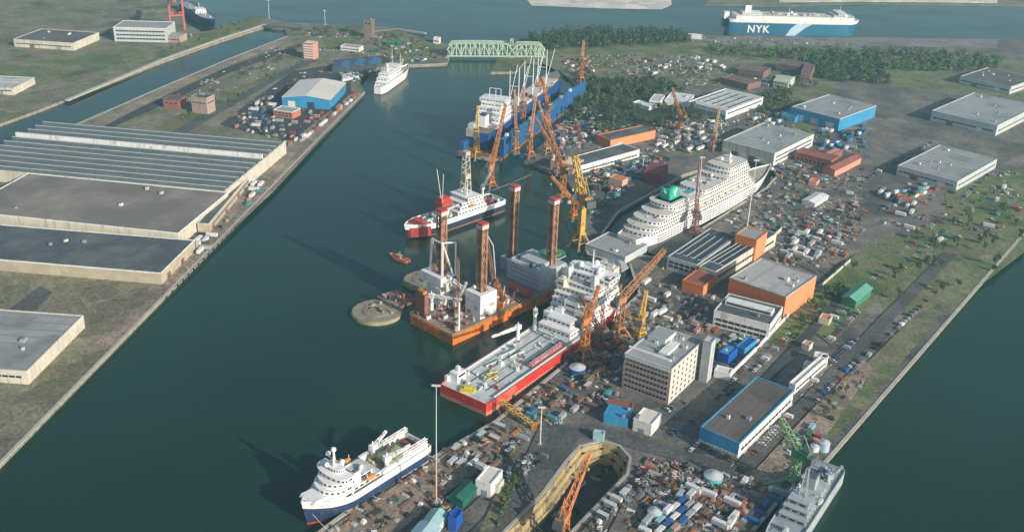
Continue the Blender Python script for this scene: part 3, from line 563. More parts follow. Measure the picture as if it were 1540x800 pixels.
def tiers(t, ts, m=SHIPW, name='superstructure', win=True, wm=GLASS, roofm=None, wh=1.0):
    """ts: (x0,x1,halfwidth,z0,z1[,front radius])"""
    mb = MB(); outs = []
    for q in ts:
        x0, x1, hw, z0, z1 = q[:5]; r = q[5] if len(q) > 5 else 0; rb = q[6] if len(q) > 6 else 0
        poly = [(x0 + rb, -hw), (x1 - r, -hw)]
        if r: poly += [(x1 - r + r * math.sin(a * math.pi / 10), -hw * math.cos(a * math.pi / 10)) for a in range(1, 10)]
        poly += [(x1 - r, hw), (x0 + rb, hw)]
        if rb: poly += [(x0 + rb - rb * math.sin(a * math.pi / 10), hw * math.cos(a * math.pi / 10)) for a in range(1, 10)]
        mb.prism(poly, z0, z1 - .25, m, roofm); big = [(x * 1 + (.35 if x > (x0 + x1) / 2 else -.35), y * 1.03) for x, y in poly]
        mb.prism(big, z1 - .25, z1, m, roofm); outs.append((poly, z0, z1, q))
    o = mb.build(name, t)
    if win:
        for poly, z0, z1, q in outs:
            wb = MB(); n = len(poly); zc = z0 + (z1 - z0) * .5
            for i in range(n):
                p0, p1 = Vector((*poly[i], 0)), Vector((*poly[(i + 1) % n], 0)); e = p1 - p0
                if e.length < .4: continue
                e.normalize(); nn = Vector((e.y, -e.x, 0)) * .08
                a, b = p0 + nn + e * min(.5, (p1 - p0).length * .1), p1 + nn - e * min(.5, (p1 - p0).length * .1)
                k = max(1, int((b - a).length / 3.2))
                for j in range(k):
                    s0, s1 = a.lerp(b, (j + .18) / k), a.lerp(b, (j + .82) / k); i0, i1 = s0 - nn * 1.6, s1 - nn * 1.6
                    wb.add([(v.x, v.y, zz) for zz in (zc - wh / 2, zc + wh / 2) for v in (s0, s1, i1, i0)], [(0, 1, 5, 4), (0, 3, 7, 4), (1, 2, 6, 5), (4, 5, 6, 7), (0, 1, 2, 3)], wm)
                a2, b2 = a - nn * 1.2, b - nn * 1.2
                wb.add([(a2.x, a2.y, zc - .2), (b2.x, b2.y, zc - .2), (b2.x, b2.y, zc), (a2.x, a2.y, zc)], [(0, 1, 2, 3)], wm)
            if wb.v: wb.build('window_strip', o)
    return o
def mast(t, x, y, z, h, m=WHITE, r=.35, arms=2, name='mast'):
    mb = MB().cyl((x, y, z), (x, y, z + h), r, r * .5, m, 8)
    for k in range(arms): mb.bar((x, y - h * .14, z + h * (.6 + .2 * k)), (x, y + h * .14, z + h * (.6 + .2 * k)), .2, m)
    return mb.build(name, t)
def dcrane(t, x, y, z, h, reach, ang, m=WHITE, luff=20, name='deck_crane', t_=.6, jm=None):
    """ship's deck crane: pedestal, house and boom"""
    mb = MB().cyl((x, y, z), (x, y, z + h), 1.3, 1.1, m, 10); o = mb.build(name, t)
    hb = MB().bx(0, 0, 0, 3.6, 2.8, 3, m).bx(1.9, 0, .6, .4, 1.6, 1.4, GLASS); hb.build('crane_house', o, (x, y, z + h), ang)
    jb = MB(); e = Vector((math.cos(R(luff)), 0, math.sin(R(luff)))) * reach; jb.lat((1, 0, 1.5), (e.x, 0, 1.5 + e.z), 1.5, jm or m, 10, t_ * .6, .8); jb.bar((0, 0, 4.5), (e.x * .95, 0, 1.5 + e.z), .15, DGREY); jb.bar((0, 0, 3), (0, 0, 5), .5, m)
    jb.build('boom', o, (x, y, z + h), ang); return o
def lifeboat(t, x, y, z, m=RUSTO):
    mb = MB().sph((0, 0, 0), 1.5, m, 10, 6, .8); mb.v = [(v[0] * 2.4, v[1], v[2]) for v in mb.v]; mb.bar((-2.4, 0, .8), (-2.4, 0, 3), .25, WHITE).bar((2.4, 0, .8), (2.4, 0, 3), .25, WHITE)
    return mb.build('lifeboat', t, (x, y, z))
def helideck(t, x, y, z, r, m=GRN, h=5):
    mb = MB(); pts = [(r * math.cos(math.pi / 8 + k * math.pi / 4), r * math.sin(math.pi / 8 + k * math.pi / 4)) for k in range(8)]
    mb.prism(pts, 0, .5, LGREY, m)
    for k in range(16): a0, a1 = k * math.pi / 8, (k + 1) * math.pi / 8; mb.bar((r * .55 * math.cos(a0), r * .55 * math.sin(a0), .55), (r * .55 * math.cos(a1), r * .55 * math.sin(a1), .55), .35, YEL)
    for sx in (-1, 1):
        for sy in (-1, 1): mb.bar((sx * r * .3, sy * r * .3, -h), (sx * r * .6, sy * r * .6, 0), .4, LGREY)
    return mb.build('helideck', t, (x, y, z))
def clutter(t, x0, x1, y0, y1, z, n, seed, mats, name='deck_gear', smax=4, hmax=2.5):
    rg = random.Random(seed)
    for k in range(n):
        mb = MB(); sx, sy, h = rg.uniform(1, smax), rg.uniform(.8, smax * .7), rg.uniform(.6, hmax); m = rg.choice(mats)
        q = rg.random()
        if q < .5: mb.bx(0, 0, 0, sx, sy, h, m).bx(0, 0, h, sx * .5, sy * .6, h * .3, rg.choice(mats))
        elif q < .75: mb.cyl((-sx / 2, 0, h * .5), (sx / 2, 0, h * .5), h * .5, h * .5, m, 10).bx(-sx * .3, 0, 0, .3, h, h * .4, DGREY).bx(sx * .3, 0, 0, .3, h, h * .4, DGREY)
        else: mb.cyl((0, 0, 0), (0, 0, h), sx * .3, sx * .25, m, 8).bx(0, 0, 0, sx * .8, sx * .8, .3, GREYM)
        mb.build(name, t, (rg.uniform(x0, x1), rg.uniform(y0, y1), z), rg.choice([0, 0, math.pi / 2, .3]))
# ---- survey ship in the foreground
t, L = ship('survey_ship', 'white survey ship with navy lower hull moored at the near quay', (628, 684), (463, 788), 21, [(-1, .5, REDP, 'boot_topping'), (.5, 7.2, NAVY, 'hull'), (7.2, 9.5, SHIPW, 'upper_hull')], DECKT, bow=.34, stern=.05, sw=.93, rake=3, sheer=4.5, bulm=SHIPW, bul=1.4)
h = L / 2
tiers(t, [(h * .42, h * .84, 9.2, 9.5, 13.2, 9), (h * .42, h * .78, 9.0, 13.2, 16.2, 8.5), (h * .42, h * .72, 8.4, 16.2, 19, 8), (h * .44, h * .66, 10.2, 19, 22, 4.5), (h * .46, h * .58, 5, 22, 24.2, 3)])
MB().extr([(h * .7, 9.5), (h * 1.0, 13.6), (h * .97, 15), (h * .8, 14.2), (h * .72, 13.4)], -5, 5, SHIPW).build('bow_cover', t)
tiers(t, [(-h * .1, h * .4, 7.6, 9.5, 12.3), (0, h * .34, 5.5, 12.3, 14.8)], roofm=DECKG)
o = MB().cyl((h * .52, 0, 24), (h * .52, 0, 33), 1, .5, SHIPW, 8).bar((h * .52, -4, 28), (h * .52, 4, 28), .4, SHIPW).build('mast', t)
for y, zz, x in ((-5, 28.5, .5), (5, 28.5, .5), (0, 33.5, .52), (-2, 25.5, .6)): MB().sph((0, 0, 0), 1.35, SHIPW, 12, 8).build('radome', o, (h * x, y, zz))
for s in (-1, 1):
    MB().bx(0, 0, 0, 4, 2.2, 7, SHIPW).bx(0, 0, 7, 3, 1.4, 1.2, DGREY).build('funnel', t, (h * .3, s * 5.8, 12.2))
    MB().box(-h * .95, -h * .1, -.9, .9, 0, 3.2, SHIPW).build('side_deckhouse', t, (0, s * 8.4, 9.5))
    MB().lat((-h * .98, 0, 3.5), (-h * .5, 0, 3.5), 1.6, SHIPW, 8, .35).build('streamer_boom', t, (0, s * 7.2, 10.2))
    lifeboat(t, h * .12, s * 9.3, 14, M('lifeboat_orange', (.7, .25, .05), .5, .1, .2))
MB().box(-h * .94, -h * .52, -6, 4, 0, .1, M('black_deck', (.04, .035, .035), .8)).cyl((-h * .8, -4.5, 1.4), (-h * .8, 4.5, 1.4), 1.3, 1.3, BROWN, 12).cyl((-h * .7, -4.5, 1.4), (-h * .7, 4.5, 1.4), 1.3, 1.3, DGREY, 12).build('streamer_winch', t, (0, 0, 9.55))
MB().box(-3.5, 3.5, -3, 3, 0, .4, YEL).bx(0, 0, .4, 4, 3, 1.5, YEL).build('yellow_hatch', t, (h * .2, -6.8, 12.4))
MB().box(-7, 7, -5, 5, 0, .4, M('olive_deck', (.4, .42, .25), .7, .15, .2)).build('working_platform', t, (-h * .45, 2, 12.6))
dcrane(t, -h * .25, 6, 9.5, 5, 14, 2.9, SHIPW, 10); dcrane(t, -h * .3, -6, 9.5, 5, 12, 3.3, SHIPW, 15)
clutter(t, -h * .6, -h * .05, -6, 6, 9.5, 14, 3, [SHIPW, DECKT, GREYM, YEL, CREAM])
clutter(t, 0, h * .35, -5, 5, 14.8, 7, 8, [SHIPW, LGREY])
MB().box(-5, 5, -.6, .6, 0, .3, LGREY).build('gangway', t, (h * .05, -14, 6), R(80))
# ---- red construction ship
t, L = ship('construction_ship', 'red hulled construction ship with long grey working deck and white bridge', (696, 610), (918, 460), 35, [(-1, 2.4, M('faded_red_stripe', (.6, .22, .17), .6, .2, .1), 'boot_topping'), (2.4, 7.2, REDP, 'hull')], DECKG, bow=.2, stern=.03, sw=.96, rake=5, sheer=15, bul=.7, bulm=REDP)
h = L / 2
tiers(t, [(h * .36, h * .84, 16.9, 7.2, 13, 2), (h * .38, h * .82, 16.4, 13, 17, 3), (h * .4, h * .82, 16.4, 17, 21, 3), (h * .42, h * .82, 16, 21, 25, 4), (h * .44, h * .8, 15.5, 25, 29, 4), (h * .46, h * .8, 15, 29, 33, 4), (h * .56, h * .78, 18, 33, 37, 5), (h * .6, h * .74, 7, 37, 40, 3)], roofm=SHIPW)
tiers(t, [(h * .14, h * .36, 12, 7.2, 12), (h * .2, h * .36, 9, 12, 16)], m=SHIPW, name='deck_house')
mast(t, h * .66, 0, 40, 12, WHITE, .6, 3)
for x, y in ((.62, -7), (.62, 7), (.72, 0)): MB().sph((0, 0, 0), 1.8, SHIPW, 12, 8).cyl((0, 0, -3), (0, 0, -1), .6, .6, SHIPW).build('radome', t, (h * x, y, 41))
for s in (-1, 1):
    MB().bx(0, 0, 0, 6, 3, 9, LGREY).cyl((0, 0, 9), (0, 0, 11.5), .8, .8, DGREY).build('funnel', t, (h * .5, s * 10, 33))
    for k in range(2): lifeboat(t, h * (.5 + .14 * k), s * 16.2, 18, M('lifeboat_orange'))
for k_, (fx, y_, z_, sx, sy, sz) in enumerate(((.34, -9, 12, 5, 7, 9), (.33, 6, 12, 5, 6, 6), (.41, -12, 25, 6, 6, 5), (.44, 11, 29, 6, 5, 6), (.62, -15, 33, 8, 4, 4), (.3, 12, 7.2, 9, 5, 9), (.78, -8, 33, 7, 9, 6), (.38, 0, 17, 4, 10, 7))):
    MB().bx(0, 0, 0, sx, sy, sz, SHIPW if k_ % 3 else CREAM).bx(-sx / 2 - .05, 0, sz * .4, .1, sy * .7, sz * .2, GLASS).bx(0, 0, sz, sx * .5, sy * .5, 1.2, LGREY).build('deck_house', t, (h * fx, y_, z_))
mast(t, h * .5, -9, 33, 8, WHITE, .4, 2); mast(t, h * .46, 8, 33, 6, LGREY, .4, 1)
helideck(t, h * .98, 0, 31, 11, LGREY, 6)
MB().box(-4, 4, -3, 3, 0, 6, SHIPW).box(-3, 3, -3.1, -2.9, 3.5, 5, GLASS).box(-6, 2, 3, 5, 0, 3.5, SHIPW).box(-1, 1, -1, 1, 6, 9, SHIPW).build('winch_control_house', t, (-h * .86, 13, 7.2))
MB().box(-3, 3, -4, 4, 0, 1.4, YEL).cyl((0, -2, 1.4), (0, 2, 1.4), 1.3, 1.3, YEL, 10).build('yellow_winch', t, (-h * .93, 1, 7.2), .4)
for k in range(5): MB().box(-h * .85, h * .1, -.25, .25, 0, .35, DGREY if k % 2 else GREYM).build('skid_rail', t, (0, -14 + k * 6.5, 7.22))
for s in (-1, 1): MB().box(-h * .9, h * .3, -.35, .35, 0, 1.3, LGREY).build('cargo_rail', t, (0, s * 15.6, 7.25))
MB().box(-h * .3, h * .14, -1.2, 1.2, 0, 1.2, M('red_gear', (.42, .06, .05), .6, .2, .2)).lat((-h * .3, 0, 2), (h * .1, 0, 2), 1.6, M('pink_gear', (.55, .3, .28), .6, .2, .2), 10, .4).build('pipe_ramp', t, (-h * .1, -12.4, 7.3))
rg = random.Random(9)
for k in range(2):
    mb = MB(); mb.bar((-5, 0, .6), (5, 0, .6), .5, YEL).bar((0, -4, .9), (0, 4, .9), .5, YEL).bar((-3, -3, .3), (3, 3, 1.4), .4, M('olive_steel', (.3, .26, .08), .6, .2, .2)); mb.build('grapple_frame', t, (-h * .7 + k * 5, -2 + 3 * (k % 2), 7.2), rg.uniform(0, 3))
for k in range(3): MB().cyl((-6, 0, .8), (6, 0, .8), .7, .7, LGREY, 10).bx(0, 0, 0, .5, 1.8, 1, DGREY).build('pipe', t, (-h * .45 + rg.uniform(-12, 30), rg.uniform(-9, 10), 7.22), rg.uniform(-.2, .2))
clutter(t, -h * .9, h * .15, -13, 14, 7.2, 38, 21, [LGREY, GREYM, SHIPW, DECKG, SHIPW, M('red_gear'), DECKG, DECKG, LGREY])
clutter(t, h * .47, h * .55, -12, 12, 33, 10, 4, [LGREY, SHIPW, GREYM])
dcrane(t, -h * .1, 14.5, 7.2, 7, 26, 3.1, SHIPW, 8); dcrane(t, h * .1, 13, 7.2, 12, 24, -2.5, SHIPW, 25)
# ---- cruise ship
t, L = ship('cruise_ship', 'white cruise ship with turquoise funnel lying in the dock basin', (945, 376), (1146, 276), 28, [(-1, 1.2, M('cruise_boot', (.06, .1, .12), .5), 'boot_topping'), (1.2, 11.5, SHIPW, 'hull')], DECKT, bow=.3, stern=.14, sw=.62, rake=12, sheer=3.5, bul=1.2, srake=4)
h = L / 2; ts = []
ts.append((-h * .96, h * .7, 13.2, 11.5, 14.5, 12, 8)); ts.append((-h * .92, h * .66, 13.2, 14.5, 17.5, 10, 8)); ts.append((-h * .84, h * .62, 13.2, 17.5, 20.5, 9, 8))
ts.append((-h * .74, h * .58, 13.2, 20.5, 23.5, 8, 8)); ts.append((-h * .62, h * .55, 12.6, 23.5, 26.5, 8, 6)); ts.append((-h * .2, h * .54, 12.5, 26.5, 29.5, 7, 4)); ts.append((h * .1, h * .53, 13.5, 29.5, 32.5, 6, 3)); ts.append((h * .16, h * .52, 12.5, 32.5, 35.5, 6, 3)); ts.append((h * .18, h * .5, 11.5, 35.5, 38.5, 5, 4)); ts.append((-h * .66, -h * .34, 11, 26.5, 29.5, 6, 6))
tiers(t, ts, roofm=M('cruise_deck', (.6, .58, .52), .7, .12, .2), wh=1.3)
for k in range(4):
    for s in (-1, 1):
        mb = MB()
        for j in range(34): mb.box(-h * .82 + j * h * .043, -h * .82 + j * h * .043 + 1.1, 0, .12, 0, .9, GLASS)
        mb.box(-h * .82, h * .65, .13, .16, .2, .6, GLASS); mb.build('porthole_row', t, (0, s * 14.02 - (0 if s > 0 else .12), 3 + 2.2 * k))
# funnel: swept turquoise body with a white bird
f = MB(); prof = [(-8.5, 0), (9, 0), (8.6, 4), (7, 8), (4, 10.6), (0, 11.6), (-5, 11.2), (-8, 9.6), (-9.2, 6)]; f.extr(prof, -4.6, 4.6, TURQ); f.extr([(x_ * .93, z_ * .95) for x_, z_ in prof], -5.3, 5.3, TURQ); f.extr([(-6.6, 11), (.4, 11.4), (0, 12.6), (-6, 12.4)], -3, 3, M('funnel_dark_top', (.015, .09, .1), .5)); f.box(-12, 10, -9, 9, -3, 0, SHIPW)
fo = f.build('funnel', t, (-h * .5, 0, 29.5)); fo.scale = (.88, .88, .88)
for s in (-1, 1):
    e = MB(); y = s * 5.4; e.add([(-1.5, y, 3), (.2, y, 2.2), (1.3, y, 6), (2.8, y, 9.6), (1.2, y, 10.4), (.1, y, 9.2), (-.6, y, 6.6)], [(0, 1, 2, 3, 4, 5, 6)], SHIPW); e.add([(-.4, y, 6.5), (-3.6, y, 9.5), (-2.2, y, 5.2), (-1.2, y, 3.4)], [(0, 1, 2, 3)], SHIPW); e.build('funnel_emblem', fo)
e = MB(); x = -8.6; e.add([(x - .9, -2.6, 6), (x - .9, -.4, 6.2), (x - 1.3, 1.6, 10), (x - 1.3, .4, 10.6), (x - .6, -1.4, 8)], [(0, 1, 2, 3, 4)], SHIPW); e.build('funnel_emblem', fo)
MB().box(-9, 9, -6, 6, 0, .1, SHIPW).box(-6, 6, -3.5, 3.5, .08, .3, M('pool_water', (.1, .4, .45), .15, .1, .2)).build('swimming_pool', t, (-h * .24, 0, 26.6))
mast(t, h * .36, 0, 38.5, 8, WHITE, .7, 2)
for x, y in ((.3, 4), (.3, -4), (.1, 0), (.42, 3)): MB().sph((0, 0, 0), 1.7, SHIPW, 12, 8).cyl((0, 0, -2.4), (0, 0, -1), .5, .5, SHIPW).build('radome', t, (h * x, y, 40.5 if x > .2 else 32))
for s in (-1, 1):
    for k in range(9): lifeboat(t, -h * .35 + k * h * .1, s * 14.3, 19, M('lifeboat_white_orange', (.72, .55, .45), .5, .2, .5))
clutter(t, -h * .1, h * .07, -8, 8, 29.5, 12, 5, [SHIPW, LGREY, GREYM]); clutter(t, -h * .9, -h * .6, -8, 8, 20.6, 8, 6, [SHIPW, DECKT, DGREY], smax=3, hmax=1.2); clutter(t, h * .74, h * .95, -3, 3, 12.6, 7, 7, [SHIPW, LGREY, DGREY], smax=3, hmax=1.5)
# ---- car carrier
t, L = ship('car_carrier', 'long boxy dark blue and white car carrier at the far river quay', (1092, 50), (1281, 55), 33, [(-1, 1.5, M('cc_boot', (.16, .06, .05), .6), 'boot_topping'), (1.5, 19.5, TEAL, 'hull'), (19.5, 24, SHIPW, 'upper_hull')], LGREY, bow=.1, stern=.04, sw=.9, rake=7, sheer=1, bul=0)
h = L / 2
tiers(t, [(-h * .93, h * .97, 15.6, 24, 30, 8, 2)], win=False, m=SHIPW, roofm=CREAM); tiers(t, [(h * .62, h * .86, 14, 30, 33, 6), (h * .68, h * .82, 16, 33, 35.6, 3)], name='bridge_house')
tiers(t, [(-h * .8, -h * .5, 9, 30, 33)], name='deck_house')
MB().bx(0, 0, 0, 9, 5, 9, SHIPW).bx(0, 0, 9, 7, 4, 1.2, DGREY).build('funnel', t, (-h * .7, 0, 33)); mast(t, h * .75, 0, 35.6, 9); mast(t, -h * .05, 0, 30, 10)
mb = MB(); mb.add([(-2, 0, 1.6), (-16, 0, 1.6), (-9, 0, 13), (-1, 0, 19.4), (22, 0, 19.4), (11, 0, 13)], [(0, 1, 2, 5), (2, 3, 4, 5)], M('pale_blue_stripe', (.5, .66, .78), .5, .1, .1)); mb.build('hull_stripe', t, (h * .06, -16.6, 0))
MB().box(-5, 5, -5, 5, 0, 12, NAVY).box(-4, 4, -4, 4, 12, 22, SHIPW).build('stern_ramp', t, (-h * 1.03, 0, 10))
cu = bpy.data.curves.new('hull_lettering', 'FONT'); cu.body = 'NYK'; cu.size = 15; cu.extrude = .05; cu.space_character = 1.15; cu.offset = .35
to = bpy.data.objects.new('tmp', cu); COL.objects.link(to); dg = bpy.context.evaluated_depsgraph_get(); me = bpy.data.meshes.new_from_object(to.evaluated_get(dg)); bpy.data.objects.remove(to)
me.materials.clear(); me.materials.append(SHIPW); lo = bpy.data.objects.new('hull_lettering', me); COL.objects.link(lo); lo.parent = t; lo.location = (-h * .72, -16.75, 5.4); lo.rotation_euler = (R(90), 0, 0)
clutter(t, -h * .5, h * .6, -11, 11, 30, 34, 11, [SHIPW, CREAM, LGREY, GREYM, M('salmon_wall2')], smax=7, hmax=2.6)
# ---- white ship at the inner quay
t, L = ship('museum_ship', 'old white steam ship moored beside the blue hall quay', (568, 143), (612, 112), 14, [(-1, 1, BROWN, 'boot_topping'), (1, 8, SHIPW, 'hull')], DECKT, bow=.3, stern=.15, sw=.6, rake=5, sheer=3, bulm=SHIPW)
h = L / 2
tiers(t, [(-h * .8, h * .3, 6.4, 8, 12), (-h * .72, h * .26, 6.2, 12, 16), (-h * .6, h * .22, 6, 16, 20), (-h * .1, h * .2, 7, 20, 23)])
MB().cyl((0, 0, 0), (-1, 0, 9), 2.2, 2, M('pale_funnel', (.6, .58, .5), .6), 14).build('funnel', t, (-h * .35, 0, 20))
for x, hh in ((.55, 22), (-.55, 20), (.1, 12)): mast(t, h * x, 0, 9, hh, CREAM, .45, 2)
for s in (-1, 1):
    for k in range(3): lifeboat(t, -h * .5 + 8 * k, s * 6.4, 15, SHIPW)
dcrane(t, h * .5, 0, 9, 3, 14, 0, CREAM, 35); clutter(t, h * .3, h * .8, -3, 3, 8.6, 8, 12, [SHIPW, DECKT, DGREY, BROWN], smax=3)
# ---- floating dock and the blue ship inside
a, b = P(757, 240, 0), P(880, 148, 0); d = b - a; L = d.length; d.normalize(); nn = Vector((-d.y, d.x, 0)); wid = 46; c = (a + b) / 2 + nn * wid / 2
t = thing('floating_dock', 'blue floating dock with high side wall holding the blue cargo ship', 'floating dock', (c.x, c.y, 0), math.atan2(d.y, d.x))
MB().box(-L / 2 - 6, L / 2, -wid / 2, wid / 2, -1, 2.2, BROWN).box(-L / 2 - 14, -L / 2 - 6.2, -wid / 2 + 3, wid / 2 - 3, 1, 1.8, GREYM).build('dock_pontoon', t)
MB().box(-L / 2, L / 2, -2.2, 2.2, 2.2, 19, DBLUE).box(-L / 2, L / 2, -2.3, 2.3, 19, 19.6, M('dock_top_blue', (.03, .16, .38), .6, .2, .1)).build('dock_wall', t, (0, -wid / 2 + 2.3, 0))
MB().box(-L / 2, L / 2, -2, 2, 2.2, 10, DBLUE).build('dock_wall', t, (0, wid / 2 - 2.1, 0))
for k in range(8): MB().bx(0, 0, 0, 4, 2.6, 2.5, [WHITE, DBLUE, GREYM][k % 3]).build('wall_cabin', t, (-L * .45 + k * L * .125, -wid / 2 + 2.3, 19.6))
t, L = ship('cargo_ship', 'blue hulled cargo ship with white derricks inside the floating dock', (718, 224), (838, 132), 27, [(-1, 3.5, M('dark_boot', (.05, .035, .05), .6), 'boot_topping'), (3.5, 15.5, M('cargo_hull_blue', (.012, .07, .24), .5, .3, .06), 'hull')], DECKB, bow=.18, stern=.07, sw=.8, rake=6, sheer=3, z=2.2, bulm=BLUE)
h = L / 2
tiers(t, [(-h * .84, -h * .5, 13.4, 15.5, 20), (-h * .8, -h * .5, 12.6, 20, 24.5), (-h * .78, -h * .52, 12, 24.5, 29), (-h * .76, -h * .54, 11.5, 29, 33), (-h * .72, -h * .55, 11, 33, 36.5), (-h * .7, -h * .57, 13.6, 36.5, 40)])
MB().bx(0, 0, 0, 9, 7, 11, SHIPW).bx(0, 0, 11, 7, 5, 2, NAVY).build('funnel', t, (-h * .88, 0, 18.8)); mast(t, -h * .63, 0, 40, 9)
mb = MB(); [mb.bar((0, s * 6, 0), (0, s * 6, 9), .5, SHIPW) for s in (-1, 1)]; mb.bar((0, -6, 9), (0, 6, 9), .5, SHIPW).build('signal_gantry', t, (-h * .64, 0, 40))
for k in range(3):
    x = -h * .2 + k * h * .36
    o = MB().cyl((x, -5, 15.5), (x, -5, 58), .65, .4, SHIPW, 8).cyl((x, 5, 15.5), (x, 5, 54), .65, .4, SHIPW, 8).bar((x, -5, 38), (x, 5, 38), .5, SHIPW).build('derrick_mast', t)
    for s in (-1, 1): MB().bar((x, s * 5, 20), (x + h * .2, s * 6, 54), .5, SHIPW).bar((x, s * 5, 59), (x + h * .2, s * 6, 54), .12, DGREY).build('derrick_boom', o)
    MB().box(-h * .11, h * .11, -9, 9, 0, 2.4, DECKG).box(-h * .11, h * .11, -.3, .3, 2.41, 2.7, GREYM).build('cargo_hatch', t, (x + h * .15, 0, 15.5))
clutter(t, -h * .45, h * .85, -12, 12, 15.5, 70, 31, [DECKB, RUSTO, M('salmon_wall2'), GREYM, LGREY, DECKT, BROWN], smax=6, hmax=4)
MB().bx(0, 0, 0, 10, 8, 5, M('salmon_wall2')).bx(0, 0, 5, 6, 5, 3, RUSTO).build('deck_workshop', t, (h * .55, 2, 15.6))
MB().bx(0, 0, 0, 9, 9, 8, DECKT).bx(0, 0, 8, 7, 6, 4, LGREY).build('wrapped_stern_gear', t, (-h * .98, 7, 12))
# ---- multi purpose ship
t, L = ship('offshore_ship', 'red and white offshore supply ship with green deck beside the jack up barge', (748, 312), (614, 358), 21, [(-1, 1.2, BROWN, 'boot_topping'), (1.2, 6, M('dark_navy_hull', (.02, .035, .07), .5, .2, .1), 'hull'), (6, 9, SHIPW, 'upper_hull')], M('green_deck', (.08, .3, .17), .7, .25, .2, dirt=(.3, .36, .32), dsc=.12, dth=.52), bow=.28, stern=.05, sw=.9, rake=4, sheer=2.5)
h = L / 2
tiers(t, [(-h * .55, h * .1, 9.4, 9, 12.4), (-h * .5, h * .04, 9, 12.4, 15.6), (-h * .46, 0, 9, 15.6, 18.8), (-h * .4, -h * .1, 10.5, 18.8, 22)])
MB().lat((0, 0, 0), (0, 0, 34), 6.5, CREAM, 10, .6, 4).bx(0, 0, 34, 5, 5, 3, M('pale_tan_steel', (.5, .42, .3), .6, .2, .2)).bx(0, 0, 14, 6, 6, 4, M('pale_tan_steel')).build('drill_tower', t, (-h * .28, -2, 20))
MB().bx(0, 0, 0, 11, 9, 6, M('red_gear')).bx(0, 0, 6, 8, 7, 3, REDP).bx(0, 0, -8, 6, 6, 8, SHIPW).build('red_deck_block', t, (h * .28, 2, 17))
MB().prism([(h * .66, -9.6), (h * .84, -7.6), (h * .98, -2.6), (h * 1.03, 0), (h * .98, 2.6), (h * .84, 7.6), (h * .66, 9.6)], 9.2, 10.8, REDP).prism([(h * .7, -10.3), (h * .86, -8.4), (h * 1.0, -3), (h * 1.02, 0), (h * 1.0, 3), (h * .86, 8.4), (h * .7, 10.3)], 1.5, 9, M('deep_red_hull', (.4, .05, .04), .5, .2, .1)).build('red_bow', t)
MB().cyl((0, 0, 0), (0, 0, 4.5), 4.2, 3.6, BROWN, 16).cyl((0, 0, 4.5), (0, 0, 6), 2, 2, GREYM, 12).build('cable_reel', t, (h * .05, -6, 12.4))
dcrane(t, -h * .75, -6, 9, 9, 30, 1.2, SHIPW, 50); dcrane(t, h * .5, 7, 9, 6, 18, 2.6, SHIPW, 20); mast(t, -h * .2, 4, 22, 13, SHIPW, .5, 3)
MB().bar((0, 0, 0), (6, 8, 30), .45, SHIPW).bar((0, 0, 0), (2, -4, 30), .4, SHIPW).build('stern_a_frame', t, (h * .35, 4, 20))
clutter(t, h * .1, h * .65, -9, 9, 9.3, 50, 41, [SHIPW, LGREY, GREYM, SHIPW, CREAM, M('green_deck')]); clutter(t, -h * .98, -h * .55, -8, 8, 9, 22, 42, [SHIPW, REDP, NAVY, M('salmon_wall2')])
for s in (-1, 1): lifeboat(t, -h * .2, s * 10, 15)
MB().bx(0, 0, 0, 14, 12, 5, M('olive_steel')).bx(0, 0, 5, 8, 9, 2, NAVY).build('container_stack', t, (-h * .1, -13, 8))
# ---- small work boat
t, L = ship('work_boat', 'small orange work boat alone on the water left of barge', (615, 395), (588, 386), 5.5, [(-.4, 1.6, M('boat_orange', (.6, .16, .06), .5, .2, .3), 'hull')], M('boat_deck_pink', (.5, .27, .2), .6, .2, .3), bow=.35, stern=.1, sw=.7, rake=1.2, sheer=1, bul=.5)
tiers(t, [(-1.5, 3, 1.7, 1.6, 4)], m=M('boat_deck_pink'), name='wheelhouse', wh=.8); mast(t, 0, 0, 4, 3, WHITE, .12, 1)
# ---- naval ship bottom right
t, L = ship('naval_ship', 'grey naval vessel moored at the lower right quay', (1245, 716), (1155, 850), 17, [(-.5, 1, DGREY, 'boot_topping'), (1, 7, NAVAL, 'hull')], M('naval_deck', (.3, .35, .37), .7, .15, .2), bow=.35, stern=.04, sw=.9, rake=7, sheer=2.5, bulm=NAVAL, bul=.9)
h = L / 2
tiers(t, [(-h * .5, h * .35, 6.6, 7, 10), (-h * .42, h * .1, 5.8, 10, 13), (-h * .05, h * .28, 6, 10, 13.2), (h * .02, h * .22, 5, 13.2, 16)], m=NAVAL)
MB().lat((0, 0, 0), (0, 0, 15), 3, NAVAL, 7, .35, 1.2).bar((0, -4, 10), (0, 4, 10), .3, NAVAL).build('lattice_mast', t, (h * .05, 0, 16))
MB().bx(0, 0, 0, 6, 5, 6, NAVAL).bx(0, 0, 6, 5, 4, .8, DGREY).build('funnel', t, (-h * .25, 0, 13)); MB().cyl((0, 0, 0), (0, 0, 2), 1.8, 1.4, NAVAL, 10).bar((0, 0, 1.4), (5, 0, 2), .3, NAVAL).build('deck_gun', t, (h * .55, 0, 8.2))
dcrane(t, -h * .62, 4, 7, 3, 9, 2.6, NAVAL, 25); clutter(t, -h * .95, -h * .5, -6, 6, 7, 16, 51, [NAVAL, SHIPW, LGREY, GREYM, NAVY], smax=3); clutter(t, -h * .4, h * .3, -5, 5, 13, 9, 52, [NAVAL, LGREY, SHIPW], smax=3)
for s in (-1, 1): lifeboat(t, -h * .1, s * 7, 11, NAVAL)
